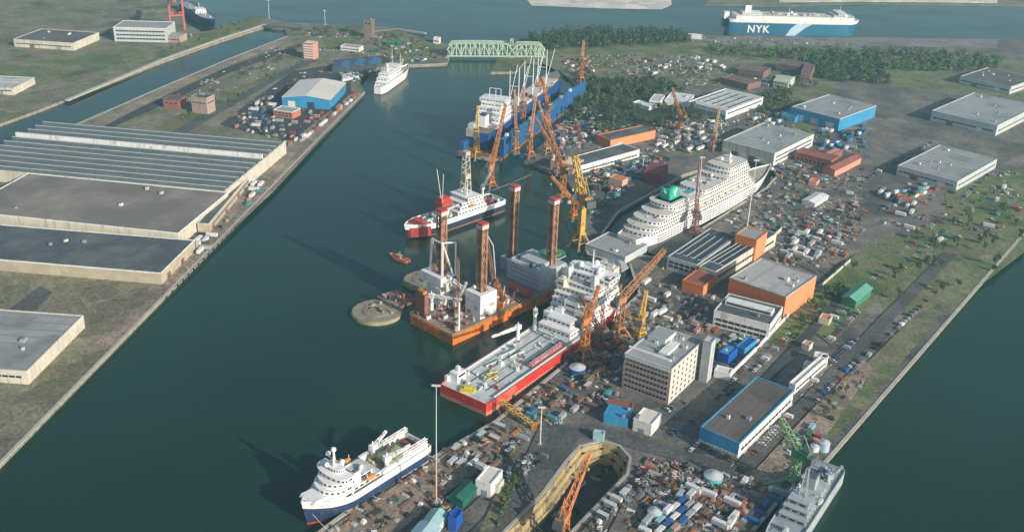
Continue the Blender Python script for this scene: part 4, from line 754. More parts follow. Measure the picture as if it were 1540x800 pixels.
# ---- jack up barge
A, Bq, Cq = P(603, 478, 7), P(681, 505, 7), P(858, 424, 7)
nn = (Cq - Bq); ln = nn.length; nn.normalize(); e = Vector((nn.y, -nn.x, 0)); wd = (Bq - A).dot(e); c = Bq - e * wd / 2 + nn * ln / 2
t = thing('jack_up_barge', 'orange jack up installation barge with four tall rusty legs', 'jack up barge', (c.x, c.y, 0), math.atan2(nn.y, nn.x))   # x runs along the barge away from the camera
hl, hw = ln / 2, wd / 2; JR = t.rotation_euler.z
def jl(px, py, z):  # photo pixel to barge coordinates
    v = P(px, py, z) - c; return v.x * math.cos(JR) + v.y * math.sin(JR), -v.x * math.sin(JR) + v.y * math.cos(JR)
MB().prism([(-hl, -hw), (hl - 8, -hw), (hl, -hw + 9), (hl, hw - 9), (hl - 8, hw), (-hl, hw)], -1, 6.4, HULLO).build('hull', t)
MB().prism([(-hl + .5, -hw + .5), (hl - 8.4, -hw + .5), (hl - .5, -hw + 9.2), (hl - .5, hw - 9.2), (hl - 8.4, hw - .5), (-hl + .5, hw - .5)], 6.41, 7, DECKB).build('deck', t)
mb = MB()
for x0, y0, x1, y1 in ((-hl, -hw, hl - 8, -hw), (-hl, hw, hl - 8, hw), (-hl, -hw, -hl, hw)):
    k = int(max(abs(x1 - x0), abs(y1 - y0)) / 4); mb.bar((x0, y0, 8.1), (x1, y1, 8.1), .15, YEL)
    for j in range(k + 1): mb.bar((x0 + (x1 - x0) * j / k, y0 + (y1 - y0) * j / k, 6.4), (x0 + (x1 - x0) * j / k, y0 + (y1 - y0) * j / k, 8.1), .15, YEL)
mb.build('railing', t)
LT = 84
for (px, py, tx, ty) in ((664, 452, 668, 300), (723, 470, 729, 320), (770, 402, 776, 267), (827, 424, 835, 284)):
    x, y = jl(px, py, 7); dz = 0
    for q in range(40, 110):
        v = c + Vector((x * math.cos(JR) - y * math.sin(JR), x * math.sin(JR) + y * math.cos(JR), q)); 
        if pix(v)[1] <= ty: dz = q; break
    s_ = 2.1; lg = MB()
    for sx in (-1, 1):
        for sy in (-1, 1): lg.cyl((sx * s_, sy * s_, -8), (sx * s_, sy * s_, dz), .75, .75, LEGM, 8)
    nb = int((dz + 8) / 6)
    for k in range(nb):
        z0, z1 = -8 + 6 * k, -8 + 6 * k + 6
        for i, (ax, ay, bx_, by) in enumerate(((-1, -1, 1, -1), (1, -1, 1, 1), (1, 1, -1, 1), (-1, 1, -1, -1))):
            lg.bar((ax * s_, ay * s_, z0), (bx_ * s_, by * s_, z1), .5, LEGM).bar((ax * s_, ay * s_, z1), (bx_ * s_, by * s_, z1), .4, LEGM)
    lg.box(-1.3, 1.3, -1.3, 1.3, -8, dz - 1, LEGM)
    lo_ = lg.build('leg', t, (x, y, 0))
    MB().box(-s_ - .75, s_ + .75, -s_ - .75, s_ + .75, -.5, 2.2, M('pale_pink_band', (.7, .5, .45), .6, .1, .2)).box(-s_ - .8, s_ + .8, -s_ - .8, s_ + .8, 2.2, 3.4, M('cap_red', (.45, .06, .05), .6, .2, .3)).build('leg_top_band', lo_, (0, 0, dz - 3))
    if (px, py) in ((664, 452), (723, 470)):
        jh = 17 if px == 723 else 13
        j = MB()
        for bx0, bx1, by0, by1 in ((-7.5, -3.6, -7, 7), (3.6, 7.5, -7, 7), (-3.6, 3.6, -7, -3.6), (-3.6, 3.6, 3.6, 7)): j.box(bx0, bx1, by0, by1, 0, jh, SHIPW)
        j.box(-5, -2, -7.1, -7.02, 2, 5, LGREY).box(1, 5, -7.1, -7.02, 7, 9, GREYM).box(-7.6, -7.52, -5, -1, 5, 9, LGREY).box(-7.6, -7.52, 2, 5, 1, 4, GREYM).box(-7.6, -7.4, -6.9, 6.9, 10.6, 11, LGREY)
        j.build('jacking_house', t, (x, y, 7))
    else:
        MB().box(-6, 6, -6, -3.6, 0, 9, GREYM).box(-6, 6, 3.6, 6, 0, 9, GREYM).box(-6, -3.6, -3.6, 3.6, 0, 9, GREYM).box(3.6, 6, -3.6, 3.6, 0, 9, GREYM).build('jacking_house', t, (x, y, 7))
x, y = jl(664, 452, 7)
cr = MB().cyl((0, 0, 0), (0, 0, 6), 8, 7.4, SHIPW, 16)
for sy in (-1, 1):
    cr.bar((-5, sy * 6, 6), (-4, sy * 5, 32), 1.1, SHIPW).bar((5, sy * 6, 6), (-4, sy * 5, 32), .9, SHIPW).bar((6.5, sy * 6.5, 6), (6.5, sy * 6.5, 30), .8, SHIPW)
    cr.bar((-4, sy * 5, 32), (6.5, sy * 6.5, 30), .7, SHIPW)
cr.bar((-4, -5, 32), (-4, 5, 32), 1, SHIPW).box(-9, 9, 6.6, 11, 2, 9, SHIPW).box(-9, -4.2, -9, 6, 3, 9, SHIPW); cr.box(-7, -3, -12, -9.2, 0, 6, CREAM)
co_ = cr.build('leg_crane', t, (x, y, 20))
MB().lat((2, -8, 4), (4, -42, -8), 2.6, SHIPW, 12, .6, 1.4).build('crane_boom', co_)
x, y = jl(792, 402, 7); x = min(x, hl - 14)
AG = M('accommodation_grey', (.42, .46, .49), .6, .12, .1)
ac = MB().box(x - 13, x + 13, -hw + 4, hw - 4, 7, 21, AG).box(x - 8, x + 8, -hw + 9, hw - 12, 21, 24, AG).build('accommodation_block', t)
for zz in (10, 13.4, 16.8):
    wb = MB(); nw = 12
    for q in range(nw): u = (-hw + 7) + (wd - 14) * q / nw; wb.box(x - 13.12, x - 12.98, u, u + 1.1, zz, zz + 1, M('shaded_window', (.16, .18, .2), .3, .1, .3))
    wb.box(x - 13.06, x - 12.98, -hw + 6, hw - 6, zz - .25, zz - .05, AG).build('window_strip', ac)
clutter(t, x - 11, x + 11, -hw + 6, hw - 6, 21, 22, 88, [LGREY, GREYM, GRN, SHIPW, DGREY, NAVY], smax=5, hmax=2.5)
helideck(t, x + 12, -hw + 16, 24, 10, GRN, 5)
MB().bar((0, 0, 0), (-1, 3, 30), .5, SHIPW).bar((-1, 3, 30), (-3, 8, 38), .45, SHIPW).build('antenna_mast', t, (hl * .25, hw * .55, 7))
x, y = jl(690, 497, 7); MB().cyl((0, 0, 0), (0, 0, 20), .8, .6, SHIPW, 8).bar((0, 0, 20), (10, 14, 14), .5, SHIPW).build('light_post', t, (x, y, 7))
dcrane(t, -hl * .75, hw * .75, 7, 9, 22, -1.2, SHIPW, 5); dcrane(t, -hl * .1, -hw * .7, 7, 5, 20, 1.0, RUSTO, 15)
clutter(t, -hl * .94, hl * .3, -hw * .85, hw * .85, 7, 95, 61, [DECKB, BROWN, LGREY, RUSTO, SHIPW, DGREY, GREYM, DECKT, M('red_gear')], smax=5.5, hmax=3.4)
for k in range(5): MB().bx(0, 0, 0, 9, 7, 7, BROWN).lat((0, 0, 7), (0, 0, 12), 3, RUSTO, 3, .4).build('winch_frame', t, (-hl * .15 + 8 * (k % 2), -hw * .5 + 9 * k * .7, 7)) if k < 3 else None
MB().bx(0, 0, 0, 3.5, 9, 16, BROWN).bx(0, 0, 16, 3, 6, 2, RUSTO).build('rust_tower', t, (-hl + 5, hw - 6, 7))
MB().cyl((0, -9, 3), (0, 9, 3), 3, 3, M('red_gear'), 14).build('red_cable_drum', t, (hl * .3, -hw * .45, 7))
for (x_, y_, a_, l_, e_, m_) in ((-.62, -.1, .8, 34, 62, BROWN), (-.35, .55, 2.4, 30, 50, RUSTO), (.05, .1, 1.2, 38, 66, BROWN), (-.1, -.6, 2.9, 26, 35, SHIPW), (-.5, .3, 4.4, 24, 55, SHIPW)):
    o_ = MB().bx(0, 0, 0, 4, 4, 5, m_).lat((0, 0, 5), (math.cos(R(e_)) * l_, 0, 5 + math.sin(R(e_)) * l_), 2, m_, 9, .4, 1).bar((-1.5, 0, 5), (-3, 0, 14), .4, m_).bar((-3, 0, 14), (math.cos(R(e_)) * l_, 0, 5 + math.sin(R(e_)) * l_), .12, DGREY).build('derrick', t, (hl * x_, hw * y_, 7), a_)
# mooring lines of the two near ships
for (ax, ay, az_), (bx_, by_), lb in (((470, 772, 12), (500, 800), 'bow mooring rope of the white survey ship'), ((640, 682, 9), (672, 690), 'stern mooring rope of the white survey ship'), ((560, 745, 9), (585, 748), 'middle mooring rope of the white survey ship'), ((746, 606, 7), (762, 640), 'stern mooring rope of the red ship'), ((700, 300, 8), (800, 262), 'mooring rope of the offshore ship to the wharf')):
    a, b = P(ax, ay, az_), P(bx_, by_, 3.2); mb = MB(); N_ = 8
    pt = lambda k: a.lerp(b, k / N_) - Vector((0, 0, 1.2 * math.sin(math.pi * k / N_))) - a
    for k in range(N_): mb.cyl(pt(k), pt(k + 1), .09, .09, CREAM, 5)
    tag(mb.build('mooring_rope', loc=a), lb, 'rope')
# ---- round pontoons
for (px, py, r_, lb) in ((567, 467, 17, 'large round olive caisson floating left of the jack up barge'), (638, 420, 15, 'round olive caisson half hidden behind the white crane tower')):
    p = P(px, py, 2.5); t = thing('round_caisson', lb, 'caisson', (p.x, p.y, 0), 0, 'round concrete caissons')
    CA = M('caisson_olive', (.33, .31, .2), .85, .25, .12)
    MB().cyl((0, 0, -2), (0, 0, 2.2), r_, r_, CA, 40).build('wall', t); MB().cyl((0, 0, 2.2), (0, 0, 2.6), r_ - .6, r_ - .6, M('caisson_top', (.26, .24, .17), .9, .35, .15), 40).cyl((0, 0, 2.6), (0, 0, 3), r_ * .55, r_ * .55, M('caisson_top'), 30).build('top_slab', t)
    rg = random.Random(px)
    for k in range(9): MB().bx(0, 0, 0, rg.uniform(1, 4), rg.uniform(1, 3), rg.uniform(.6, 2.2), rg.choice([BROWN, DGREY, GREYM, DECKB])).build('debris_pile', t, (rg.uniform(-.4, .6) * r_, rg.uniform(-.3, .6) * r_, 2.8), rg.uniform(0, 3))
p = P(590, 448, 0); t = thing('barge', 'small rusty work barge with gear behind the large round caisson', 'barge', (p.x, p.y, 0), JR)
MB().box(-9, 9, -16, 6, -.6, 2, BROWN).build('hull', t); clutter(t, -8, 8, -14, 5, 2, 12, 71, [BROWN, LGREY, NAVY, GREYM, M('red_gear')], smax=4, hmax=3)

# ---- bulk pier gear behind the barge
# ================================================================ BRIDGE
a, b = P(672, 83, 5), P(818, 84, 5); d = b - a; L = d.length
t = thing('truss_bridge', 'pale green double truss bridge across the harbour entrance', 'bridge', (a.x, a.y, 5), math.atan2(d.y, d.x))
for i, (x0, x1) in enumerate(((0, L * .66), (L * .665, L))):
    o = MB().box(x0, x1, -6, 6, -1, 0, BRIDG).box(x0, x1, -4.5, 4.5, .01, .12, ROADM).build('bridge_deck', t)
    for s in (-1, 1):
        mb = MB(); H_ = 17 if i == 0 else 16; n = 14 if i == 0 else 7; y = s * 6.2
        pk = lambda k: H_ * (.93 + .07 * math.sin(math.pi * k / n))
        for k in range(n):
            xa, xb = x0 + (x1 - x0) * k / n, x0 + (x1 - x0) * (k + 1) / n
            za, zb = (pk(k) if k else H_ * .5), (pk(k + 1) if k < n - 1 else H_ * .5)
            mb.bar((xa, y, za), (xb, y, zb), 1.7, BRIDG).bar((xa, y, 0), (xb, y, 0), 1.8, BRIDG)
            if k: mb.bar((xa, y, 0), (xa, y, za), 1.1, BRIDG)
            xm = (xa + xb) / 2; mb.bar((xa, y, 0), (xb, y, zb), 1.1, BRIDG) if k % 2 else mb.bar((xa, y, za), (xb, y, 0), 1.1, BRIDG)
        mb.build('truss', t)
    for k in range(1, 6): MB().bar((0, -6.2, 0), (0, 6.2, 0), .7, BRIDG).build('cross_brace', t, (x0 + (x1 - x0) * k / 6, 0, 15))
for x in (0, L * .66, L): MB().box(-3, 3, -8, 8, -9, -1, CONC).build('bridge_pier', t, (x, 0, 0))
MB().lat((0, 0, 0), (0, 0, 22), 5, BRIDG, 4, .8, 3).build('pivot_tower', t, (L * .66, 0, 0))
a = P(560, 50, 3); strip('lock_pier', W([(556, 48), (600, 44), (640, 50)]), 6, 2, CONC, 1.2); strip('lock_pier', W([(395, 40), (430, 42), (456, 46)], 3), 9, 2.5, DGREY, 1.4)
t, L = ship('moored_ship', 'dark blue ship hull behind the red gantry crane at top left', (278, 16), (322, 45), 20, [(-1, 2, BROWN, 'boot_topping'), (2, 12, M('deep_blue_hull', (.03, .07, .2), .5, .2, .05), 'hull')], GREYM, bow=.25, sw=.8, rake=4, sheer=2)
h = L / 2; tiers(t, [(-h * .2, h * .2, 8, 12, 15), (0, h * .2, 7, 15, 18)]); mast(t, h * .5, 0, 12, 10); mast(t, h * .1, 0, 18, 8); clutter(t, -h * .8, h * .7, -6, 6, 12, 12, 81, [LGREY, CREAM, SHIPW, GREYM], smax=6)
building('terminal_hall', 'pale banded terminal building behind the red gantry legs', 'hall', (170, 42), (250, 44), (262, 34), 18, LGREY, RGREY, parapet=WHITE, ribs=(('f', 3, 2), ('f', 8, 2), ('f', 13, 2)))
building('terminal_hall', 'low pinkish brick terminal hut at the foot of the gantry', 'hut', (246, 54), (270, 56), (275, 51), 8, PINKB, RGREY, ribs=(('f', 3, 1.5),))
# ================================================================ CRANES
def gantry(px, py, lb, H_, ang):
    p = P(px, py); t = thing('gantry_crane', lb, 'gantry crane', p, ang)
    RP = M('gantry_red', (.5, .12, .09), .6, .2, .1)
    for x in (-9, 9):
        for y in (-9, 9):
            MB().box(x - 1.1, x + 1.1, y - 1.1, y + 1.1, 0, H_, RP).build('leg', t)
    MB().box(-10, 10, -10.2, -8.2, H_ * .45, H_ * .45 + 2, RP).box(-10, 10, 8.2, 10.2, H_ * .45, H_ * .45 + 2, RP).box(-10, -8, -8, 8, H_ * .6, H_ * .6 + 1.5, RP).box(8, 10, -8, 8, H_ * .6, H_ * .6 + 1.5, RP).build('portal_beam', t)
    MB().box(-2, 2, -40, 45, H_, H_ + 3, RP).bar((0, 8, H_ + 3), (0, 8, H_ + 20), 1.2, RP).bar((0, 8, H_ + 20), (0, 43, H_ + 3), .5, RP).bar((0, 8, H_ + 20), (0, -35, H_ + 3), .5, RP).build('boom', t)
    MB().bx(0, -20, H_ + 3, 7, 12, 5, WHITE).build('machine_house', t); MB().bx(0, 20, H_ - 3.2, 3, 3, 3, GLASS).build('operator_cab', t)
gantry(268, 44, 'tall red container gantry crane at the top left', 44, .3)
def level_crane(name, lb, px, py, H_, jib, jang, luff, m, w_=11, house=None, rz=None, group='orange dockside cranes', tb=2.2, z=3, solid=0, hs_=1):
    """portal on four legs, slewing tower, machine house, cab, lattice jib, counterweight"""
    p = P(px, py, z); rz = .62 if rz is None else rz; jang -= rz; t = thing(name, lb, 'crane', p, rz, group); hs = house or m; ph = H_ * .3
    for sx in (-1, 1):
        for sy in (-1, 1):
            o = MB().bar((sx * w_ / 2, sy * w_ / 2, 0), (sx * 2, sy * 2, ph), 1.0, m).build('leg', t); MB().bx(sx * w_ / 2, sy * w_ / 2, 0, 3.4, 1.2, 1.3, DGREY).build('bogie', o)
    mb = MB(); q = w_ / 2 * .62
    for sx in (-1, 1): mb.bar((sx * q, -q, ph * .42), (sx * q, q, ph * .42), .45, m).bar((-q, sx * q, ph * .42), (q, sx * q, ph * .42), .45, m)
    mb.bx(0, 0, ph, 6, 6, 1.1, m); mb.build('portal_frame', t)
    (MB().box(-solid / 2, solid / 2, -solid / 2, solid / 2, ph + 1.1, H_, m) if solid else MB().lat((0, 0, ph + 1), (0, 0, H_), 3.8, m, max(4, int(H_ / 6)), .68, 3)).build('tower', t)
    u = Vector((math.cos(jang), math.sin(jang), 0));
    k = MB().bx(-2, 0, 0, 9, 4.6, 4.2, hs).bx(-5.2, 0, 4.2, 2.4, 3.2, 1.2, DGREY).build('machine_house', t, (0, 0, H_), jang); k.scale = (hs_, hs_, hs_)
    MB().bx(0, 0, 0, 2.2, 2, 2.4, WHITE).bx(.9, 0, .8, .5, 1.7, 1.2, GLASS).build('cab', k, (3.3, 2.6, .2))
    e = (math.cos(R(luff)) * jib, 0, math.sin(R(luff)) * jib)
    MB().lat((1.5, 0, 3), (1.5 + e[0], 0, 3 + e[2]), tb * 1.15, m, max(8, int(jib / 3.5)), .56, tb * .6).build('jib', k)
    MB().bar((-1, 0, 4), (-1.5, 0, 13), .5, m).bar((-1.5, 0, 13), (e[0] * .85, 0, 3 + e[2] * .86), .13, DGREY).bar((-1.5, 0, 13), (-7, 0, 5), .3, m).build('mast_head', k)
    MB().bar((1.5 + e[0], 0, 3 + e[2]), (1.5 + e[0], 0, 3 + e[2] - min(18, H_ * .5)), .12, DGREY).bx(1.5 + e[0], 0, 3 + e[2] - min(18, H_ * .5) - 1, 1, .8, 1.4, YEL).build('hook_block', k)
    MB().bx(-8, 0, -.5, 2.6, 5, 3.6, DGREY).build('counterweight', k)
    return t
PI = math.pi
level_crane('portal_crane', 'big orange yellow portal crane with a boxy house beside the jack up barge', 872, 372, 38, 20, 2.0, 60, YELO, 13, RUSTO, tb=3, solid=4.4, hs_=1.5)
level_crane('portal_crane', 'brown orange crane with long jib leaning left over the cruise dock', 845, 300, 26, 46, 2.2, 52, RUSTO, 10)
level_crane('portal_crane', 'orange crane between the floating dock wall and the workshops', 796, 238, 22, 34, 1.3, 66, RUSTO, 10)
level_crane('portal_crane', 'orange crane standing before the cargo ship stern on the dock', 716, 240, 26, 22, 1.5, 70, YELO, 9, z=3)
level_crane('portal_crane', 'thin brown crane with steep jib at the floating dock end', 738, 282, 18, 54, 1.05, 68, RUSTO, 9, z=2, tb=2.6)
level_crane('portal_crane', 'tan crane with upright jib beside the dock wall end', 822, 232, 20, 30, 2.3, 62, M('tan_crane_paint', (.45, .27, .14), .6, .3, .3), 9)
level_crane('portal_crane', 'orange crane right of the red ship with folded jib', 878, 540, 26, 20, .9, 62, RUSTO, 12)
level_crane('portal_crane', 'orange brown crane beside the red bow under the bridge wing', 930, 508, 26, 50, .9, 20, M('brown_orange_paint', (.42, .2, .1), .65, .3, .3), 12, tb=3.4)
level_crane('portal_crane', 'small yellow crane with slim jib on the dock road', 962, 506, 12, 16, 1.2, 70, YELO, 8)
level_crane('portal_crane', 'far orange tower crane behind the blue dock wall', 873, 128, 30, 20, 1.4, 75, RUSTO, 9)
level_crane('portal_crane', 'slim orange crane by the orange fronted shed at the far yard', 1022, 198, 14, 30, 2.2, 58, RUSTO, 8)
level_crane('portal_crane', 'orange crane on the floating dock wall amid the cargo ship', 786, 196, 26, 16, 1.7, 70, RUSTO, 8, z=2)
level_crane('portal_crane', 'green portal crane with spread legs by the naval ship', 1190, 736, 21, 17, 2.3, 48, GRNC, 22, GRN, group='green cranes', tb=3.6)
level_crane('dock_crane', 'orange crane standing inside the dry dock with long raised jib', 846, 824, 18, 32, 1.15, 28, RUSTO, 10, z=-8.4, tb=2.8)
level_crane('portal_crane', 'pale brick coloured crane on the cruise ship quay', 1044, 352, 16, 44, 1.6, 80, M('maroon_crane', (.3, .12, .12), .6, .2, .2), 10)
level_crane('portal_crane', 'brown crane on the floating dock side wall near its middle', 822, 190, 20, 26, 2.0, 60, RUSTO, 4, z=19.7, tb=1.8)
level_crane('portal_crane', 'brown crane at the near end of the floating dock side wall', 775, 232, 20, 36, 1.75, 66, M('brown_orange_paint'), 4, z=19.7, tb=1.8)
level_crane('portal_crane', 'faded brown crane with slanting jib behind the orange legs', 838, 262, 16, 38, 2.5, 48, M('brown_orange_paint'), 9, tb=2)
level_crane('portal_crane', 'short orange crane on the wharf left of the yellow crane', 862, 330, 14, 26, 2.7, 40, RUSTO, 8, tb=2)
level_crane('portal_crane', 'rust coloured crane with low jib under the red bow', 900, 520, 10, 24, 2.2, 35, BROWN, 9, tb=2)
level_crane('portal_crane', 'slim tan crane by the pale grey roofed hall', 1072, 226, 14, 26, 1.2, 70, M('tan_crane_paint'), 7, tb=1.8)
# gangway from the red ship
a, b = P(752, 602, 9), P(803, 642, 4); t = thing('gangway', 'orange lattice gangway leading from the red ship to the quay', 'gangway', b)
MB().lat((0, 0, 0), a - b, 2.6, YELO, 12, .5).build('truss', t); MB().bx(0, 0, -1.2, 3, 3, 2, RUSTO).build('foot', t)
# lamp masts
def lamp_mast(px, py, ty, lb, m1, m2, f=.4):
    p = P(px, py); H_ = 10
    for q in range(8, 90):
        if pix(p + Vector((0, 0, q)))[1] <= ty: H_ = q; break
    t = thing('lighting_mast', lb, 'lamp mast', p, 0, 'tall lighting masts'); MB().cyl((0, 0, 0), (0, 0, H_ * f), .45, .38, m1, 8).cyl((0, 0, H_ * f), (0, 0, H_), .33, .2, m2, 8).bx(0, 0, 0, 2.4, 2.4, .8, CONC).build('pole', t)
    MB().box(-2, 2, -.3, .3, 0, .5, m2).box(-2.1, 2.1, -.8, -.2, .5, 1.2, LGREY).build('lamp_head', t, (0, 0, H_))
lamp_mast(1123, 346, 243, 'white lighting mast beside the orange tower block', WHITE, WHITE)
lamp_mast(1043, 350, 238, 'pinkish lighting mast in front of the cruise ship', M('maroon_crane'), WHITE)
lamp_mast(656, 754, 583, 'tall pale lighting mast with brown foot on the lower quay', M('peach_wall'), LGREY, .42)
for px, py, ty, lb in ((405, 28, 2, 'thin white mast on the lock headland'), (590, 96, 70, 'slim mast behind the white steam ship'), (489, 38, 18, 'thin white beacon mast beside the river'), (966, 262, 236, 'short grey lamp mast left of the dark red shed'), (812, 668, 615, 'yellowish lamp post on the quay below red ship')): lamp_mast(px, py, ty, lb, LGREY, WHITE)
def silo(px, py, r_, hh, m, lb):
    p = P(px, py); t = thing('storage_tank', lb, 'tank', p); MB().cyl((0, 0, 0), (0, 0, hh), r_, r_, m, 20).build('wall', t); MB().cyl((0, 0, hh), (0, 0, hh + r_ * .3), r_ + .1, r_ * .2, LGREY, 20).build('roof', t)
silo(868, 560, 5, 4, M('royal_blue_paint'), 'blue round tank at the foot of the red ship'); silo(1072, 722, 5, 3.5, M('teal_tank', (.1, .42, .45), .5, .1, .2), 'teal round tank in the scrap yard'); silo(984, 776, 3.6, 3.4, M('teal_tank'), 'teal tank among the bottom containers'); silo(1238, 676, 3, 5, M('light_blue_roof'), 'pale blue tank near the green crane'); silo(1224, 678, 2.4, 3.5, WHITE, 'small white tank next to the pale blue one')
# ================================================================ TREES
def tree_template(seed, h, r, leaf, dens=420):
    rg = random.Random(seed); tr = MB(); tr.cyl((0, 0, 0), (0, 0, h * .5), .32, .2, TRUNK, 6)
    cl = []
    for k in range(rg.randint(7, 10)):
        a = rg.uniform(0, 6.28); q = rg.uniform(.2, .75) * r; z = h * rg.uniform(.42, .86); cl.append((q * math.cos(a), q * math.sin(a), z, r * rg.uniform(.32, .52)))
        tr.cyl((0, 0, h * rg.uniform(.28, .48)), (cl[-1][0] * .85, cl[-1][1] * .85, z), .12, .05, TRUNK, 4)
    cr = MB()
    for k in range(dens):
        c = rg.choice(cl); v = Vector((rg.gauss(0, 1), rg.gauss(0, 1), rg.gauss(0, 1))).normalized() * c[3] * rg.uniform(.55, 1.1); o = Vector((c[0], c[1], c[2])) + v
        n_ = (v.normalized() + Vector((rg.uniform(-.6, .6), rg.uniform(-.6, .6), rg.uniform(0, .8)))).normalized(); a = n_.orthogonal().normalized(); b = n_.cross(a); s = rg.uniform(.35, .8)
        cr.add([o + a * s, o + b * s * .8, o - a * s, o - b * s * .7], [(0, 1, 2, 3)], rg.choice(leaf))
    me = []
    for mb, nm in ((tr, 'trunk'), (cr, 'crown')):
        d_ = bpy.data.meshes.new(nm); d_.from_pydata(mb.v, [], mb.f)
        for m in mb.mats: d_.materials.append(m)
        d_.polygons.foreach_set('material_index', mb.i); me.append(d_)
    return me
TT = [tree_template(s, h, r, lf) for s, h, r, lf in ((1, 13, 4.6, LEAF), (2, 15, 5.2, [LEAF[0], LEAF[1]]), (3, 10, 4.2, [LEAF[1], LEAF[2]]), (4, 17, 4.2, [LEAF[0], LEAF[0], LEAF[1]]), (5, 8, 3.8, LEAF))]
SH = [tree_template(s, 4.5, 3.2, lf, 160) for s, lf in ((8, LEAF), (9, [LEAF[1], LEAF[2]]))]
def put_tree(p, lb, group, rg, T=TT, sc=(.75, 1.25), name='tree', cat='tree'):
    me = rg.choice(T); o = thing(name, lb, cat, p, rg.uniform(0, 6.28), group); s = rg.uniform(*sc); o.scale = (s * rg.uniform(.9, 1.15), s, s * rg.uniform(.85, 1.15))
    for nm, d_ in zip(('trunk', 'crown'), me): c = bpy.data.objects.new(nm, d_); COL.objects.link(c); c.parent = o
    return o
def inpoly(x, y, pl):
    r_ = False
    for i in range(len(pl)):
        (x1, y1), (x2, y2) = pl[i], pl[i - 1]
        if (y1 > y) != (y2 > y) and x < (x2 - x1) * (y - y1) / (y2 - y1) + x1: r_ = not r_
    return r_
def scatter(px, n, rg, rad=2.0, tries=40, taken=None):
    wp = [(v.x, v.y) for v in W(px)]; xs = [v[0] for v in wp]; ys = [v[1] for v in wp]; out = []; taken = taken if taken is not None else []
    for _ in range(n * tries):
        if len(out) >= n: break
        x, y = rg.uniform(min(xs), max(xs)), rg.uniform(min(ys), max(ys))
        if not inpoly(x, y, wp): continue
        p = Vector((x, y, 3.05))
        if not free(p, rad) or any((p.x - q.x) ** 2 + (p.y - q.y) ** 2 < (rad + q.z - 3.0) ** 2 * .8 for q in taken): continue
        out.append(p); taken.append(Vector((x, y, 3.0 + rad)))
    return out
TK = []
for px, n, lb, seed, sc, T in (
    ([(868, 142), (905, 126), (975, 132), (1000, 164), (1048, 172), (1060, 186), (1012, 200), (985, 190), (905, 200), (870, 190), (845, 180)], 95, 'dark leafy tree in the wood behind the shipyard sheds', 1, (.6, 1.0), TT),
    ([(1130, 128), (1195, 118), (1230, 132), (1180, 150), (1160, 160), (1150, 140)], 20, 'tree between the striped warehouse and the grey hall', 5, (.5, .8), TT),
    ([(540, 60), (610, 52), (655, 66), (650, 84), (600, 88), (560, 82)], 22, 'tree on the headland left of the green bridge', 7, (.4, .75), TT),
    ([(436, 46), (545, 44), (545, 60), (480, 70), (440, 60)], 16, 'tree on the lock headland beside the brown tower', 8, (.4, .75), TT),
    ([(244, 66), (385, 28), (398, 32), (330, 54), (245, 82)], 14, 'small tree on the grassy lock bank at top left', 9, (.35, .6), TT),
    ([(1095, 250), (1150, 250), (1180, 262), (1190, 245)], 0, '', 10, (.4, .6), TT),
    ([(860, 90), (930, 84), (1050, 80), (1090, 110), (1000, 124), (900, 126)], 34, 'low tree scattered over the far scrub field', 11, (.3, .6), TT),
    ([(1190, 480), (1262, 408), (1285, 408), (1240, 490), (1200, 520)], 14, 'small tree on the grass bank right of the orange hall', 12, (.4, .7), TT),
    ([(244, 176), (320, 152), (440, 96), (480, 90), (470, 98), (330, 176), (244, 214)], 16, 'small tree beside the road left of the blue hall', 15, (.35, .6), TT),
    ([(1310, 400), (1400, 340), (1560, 300), (1540, 380), (1420, 470), (1330, 470)], 26, 'tree on the scrub beyond the right side', 17, (.5, .9), TT),
    ([(1160, 150), (1190, 140), (1195, 185), (1225, 200), (1180, 190), (1150, 178)], 14, 'small dark tree left of the blue walled hall', 18, (.4, .65), TT),
    ([(1238, 624), (1258, 580), (1280, 590), (1250, 650)], 7, 'round bush tree on the lower right grass strip', 13, (.35, .6), TT),
    ([(1170, 280), (1200, 262), (1230, 280), (1200, 300)], 7, 'small tree in the yard right of the cruise bow', 14, (.35, .55), TT)):
    rg = random.Random(seed)
    for p in scatter(px, n, rg, 3.0 * sc[1], 30, TK): put_tree(p, lb, 'trees: ' + lb[:40], rg, T, sc)
for px, n, lb, seed in (([(300, 150), (345, 118), (440, 74), (450, 80), (345, 128), (245, 172)], 20, 'low shrub along the dark track left of the lock', 21), ([(745, 800), (760, 740), (782, 704), (790, 708), (768, 745)], 12, 'low shrub on the verge beside the dry dock', 22), ([(1180, 505), (1250, 430), (1268, 430), (1200, 520)], 18, 'low shrub on the grass bank right of the orange hall', 23), ([(960, 110), (1060, 100), (1080, 118), (960, 128)], 16, 'low shrub in the far scrub field', 24)):
    rg = random.Random(seed)
    for p in scatter(px, n, rg, 1.6, 30, TK): put_tree(p, lb, 'shrubs: ' + lb[:40], rg, SH, (.5, .9), 'shrub', 'shrub')
